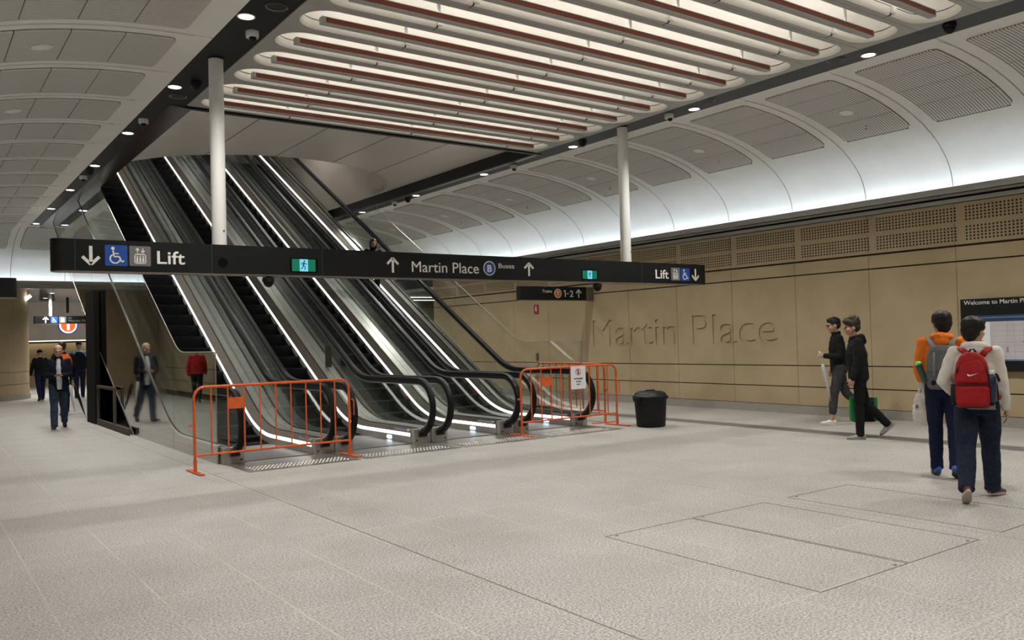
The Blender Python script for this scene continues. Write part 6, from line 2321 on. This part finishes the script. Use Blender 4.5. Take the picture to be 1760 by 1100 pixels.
for sx in (-0.075, 0.075):
    add_loft(bm, [(V(sx, yb - 0.108, zb + 0.30 * h), 0.013, 0.005), (V(sx, yb - 0.120, zb + 0.55 * h), 0.013, 0.005), (V(sx * 0.95, yb - 0.098, zb + 0.80 * h), 0.013, 0.005), (V(sx * 0.9, yb - 0.06, zb + 0.95 * h), 0.013, 0.005)], 8)
put('flap_strap', bm, 'grey_cloth', smooth=True)
bm = new_bm()
add_ell(bm, (-0.085, yb - 0.095, zb + 0.16 * h), 0.026, 0.012, 0.030)
put('tassel', bm, 'black_nylon', smooth=True)
for sd in (-1, 1):
    bm = new_bm()
    path_ = [TT(sd * 0.075, -0.150, 0.42), TT(sd * 0.095, -0.130, 0.478), TT(sd * 0.118, -0.080, 0.520), TT(sd * 0.128, -0.01, 0.532), TT(sd * 0.132, 0.06, 0.50), TT(sd * 0.137, 0.122, 0.42), TT(sd * 0.147, 0.14, 0.28), TT(sd * 0.17, 0.10, 0.16), TT(sd * 0.18, 0.0, 0.08), TT(sd * 0.155, -0.13, 0.06)]
    add_loft(bm, [(p, 0.030, 0.010) for p in path_], 10, ref=V(1, 0, 0), power=3)
    put('strap', bm, 'grey_cloth', smooth=True)
t, put, fuse = local_thing(P2, 'bottle', 'dark green drink bottle with bright green top beside the grey backpack', 'bottle', (-0.19, yb, zb + 0.2 * h))
bm = new_bm()
A, B = V(-0.165, yb - 0.04, zb + 0.16 * h), V(-0.225, yb - 0.03, zb + 0.56 * h)
d = (B - A)
add_loft(bm, [(A, 0.026, 0.026), (A + d * 0.05, 0.033, 0.033), (A + d * 0.95, 0.036, 0.036), (B, 0.034, 0.034)], 18)
put('bottle_body', bm, 'dark_green_plastic', smooth=True)
bm = new_bm()
add_loft(bm, [(B + d * 0.005, 0.037, 0.037), (B + d * 0.10, 0.038, 0.038), (B + d * 0.16, 0.030, 0.030), (B + d * 0.19, 0.014, 0.014)], 18)
add_tube(bm, [B + d * 0.10 + V(0.035, 0, 0), B + d * 0.20 + V(0.02, 0, 0), B + d * 0.17 + V(-0.03, 0, 0)], 0.008, 6)
put('bottle_top', bm, 'bright_green_plastic', smooth=True)
# white carrier bag in the left hand
sh, el, wr, fd, c, p = P2['arms'][-1]
hp = wr + fd * 0.075
t, put, fuse = local_thing(P2, 'carrier_bag', 'crumpled white plastic carrier bag held by the person in the orange hoodie', 'bag', hp + V(0, 0, -0.42))
bm = new_bm()
c0 = hp + V(-0.02, -0.06, 0.03)
add_loft(bm, [(c0 + V(0, 0, -0.43), 0.05, 0.035), (c0 + V(0.005, 0, -0.40), 0.105, 0.06), (c0 + V(0.01, 0, -0.28), 0.115, 0.070), (c0 + V(0.0, 0, -0.16), 0.085, 0.05), (c0 + V(-0.01, 0, -0.08), 0.05, 0.03)], 20)
fuse('bag_body', bm, 'white_film', 0.008, 2, 0.045)
for s_ in (-1, 1):
    bm = new_bm()
    add_loft(bm, [(c0 + V(s_ * 0.03, 0, -0.11), 0.022, 0.006), (c0 + V(s_ * 0.02, 0, -0.04), 0.016, 0.006), (c0 + V(0.0, 0.02, 0.012), 0.012, 0.005)], 8)
    put('bag_handle', bm, 'white_film', smooth=True)
bm = new_bm()
add_ell(bm, c0 + V(-0.05, -0.052, -0.22), 0.020, 0.008, 0.026)
put('printed_mark', bm, 'grey_cloth')

# green and black shopping bag behind person 3
sh, el, wr, fd, c, p = P3['arms'][1]
hp = wr + fd * 0.08
t, put, fuse = local_thing(P3, 'shopping_bag', 'green and black shopping bag carried by the person in the black puffer jacket', 'bag', hp + V(0, 0, -0.60))
bm = new_bm()
c0 = hp + V(0.03, -0.06, -0.24)
rbox(bm, [(c0 + V(0, 0, -0.36), 0.065, 0.16), (c0 + V(0, 0, -0.34), 0.075, 0.175), (c0 + V(0, 0, -0.05), 0.060, 0.185), (c0, 0.045, 0.185)], 5)
put('bag_body', bm, 'black_nylon', smooth=False)
bm = new_bm()
for yy in (-0.165, 0.165):
    rbox(bm, [(c0 + V(0, yy, -0.345), 0.079, 0.030), (c0 + V(0, yy, 0.004), 0.066, 0.030)], 5)
put('green_panel', bm, 'green_nylon')
bm = new_bm()
for xx in (-0.03, 0.03):
    add_tube(bm, [c0 + V(xx, -0.09, -0.02), c0 + V(xx * 0.4, -0.0, 0.16), hp + V(0, 0, 0.0), c0 + V(xx * 0.4, 0.07, 0.16), c0 + V(xx, 0.10, -0.02)], 0.007, 6)
put('bag_handle', bm, 'black_nylon')
# person 3: small white mark on the trousers
t3 = P3['t']

# pale folded umbrella held by person 4
def umbrella(info, label, hp, tip, mat, hmat):
    t, put, fuse = local_thing(info, 'umbrella', label, 'umbrella', hp)
    d = tip - hp
    bm = new_bm()
    add_loft(bm, [(hp + d * 0.20, 0.010, 0.010), (hp + d * 0.24, 0.030, 0.030), (hp + d * 0.34, 0.036, 0.036), (hp + d * 0.70, 0.022, 0.022), (hp + d * 0.93, 0.009, 0.009)], 10)
    put('canopy', bm, mat, smooth=True)
    bm = new_bm()
    add_tube(bm, [hp + d * 0.02, hp + d * 0.22], 0.006, 8)
    add_tube(bm, [hp + d * 0.92, tip], 0.005, 8)
    put('shaft', bm, 'chrome')
    bm = new_bm()
    u, v = frame_for(d)
    dn = d.normalized()
    add_tube(bm, [hp + d * 0.06, hp - dn * 0.02] + [hp - dn * 0.02 + u * (0.03 - 0.03 * math.cos(a)) - dn * 0.03 * math.sin(a) for a in [PI * i / 6 for i in range(1, 7)]], 0.010, 8)
    put('handle', bm, hmat, smooth=True)
sh, el, wr, fd, c, p = P4['arms'][-1]
hp = wr + fd * 0.07 + V(-0.02, 0, 0)
umbrella(P4, 'pale folded umbrella held by the person with glasses', hp + V(0, 0, 0.02), hp + V(0.06, -0.16, -0.78), 'pale_film', 'white_film')
# phone and two umbrellas of person 5
sh, el, wr, fd, c, p = P5['arms'][1]
sh2, el2, wr2, fd2, c2, p2 = P5['arms'][-1]
mid = (wr + fd * 0.10 + wr2 + fd2 * 0.10) / 2
t, put, fuse = local_thing(P5, 'phone', 'dark phone held in both hands by the white-haired person', 'phone', mid + V(0, 0, 0.03))
bm = new_bm()
add_bevel_box(bm, mid.x - 0.036, mid.x + 0.036, mid.y - 0.06, mid.y + 0.07, mid.z + 0.026, mid.z + 0.035, 0.004)
put('phone_body', bm, 'maroon_shoe')
f0 = el2.lerp(wr2, 0.35)
umbrella(P5, 'white folded umbrella hanging from the arm of the white-haired person', f0 + V(-0.03, 0.02, -0.06), f0 + V(-0.13, 0.06, -0.78), 'pale_film', 'white_film')
umbrella(P5, 'black folded umbrella hanging from the arm of the white-haired person', f0 + V(-0.09, -0.03, -0.06), f0 + V(-0.34, -0.08, -0.92), 'black_nylon', 'black_nylon')
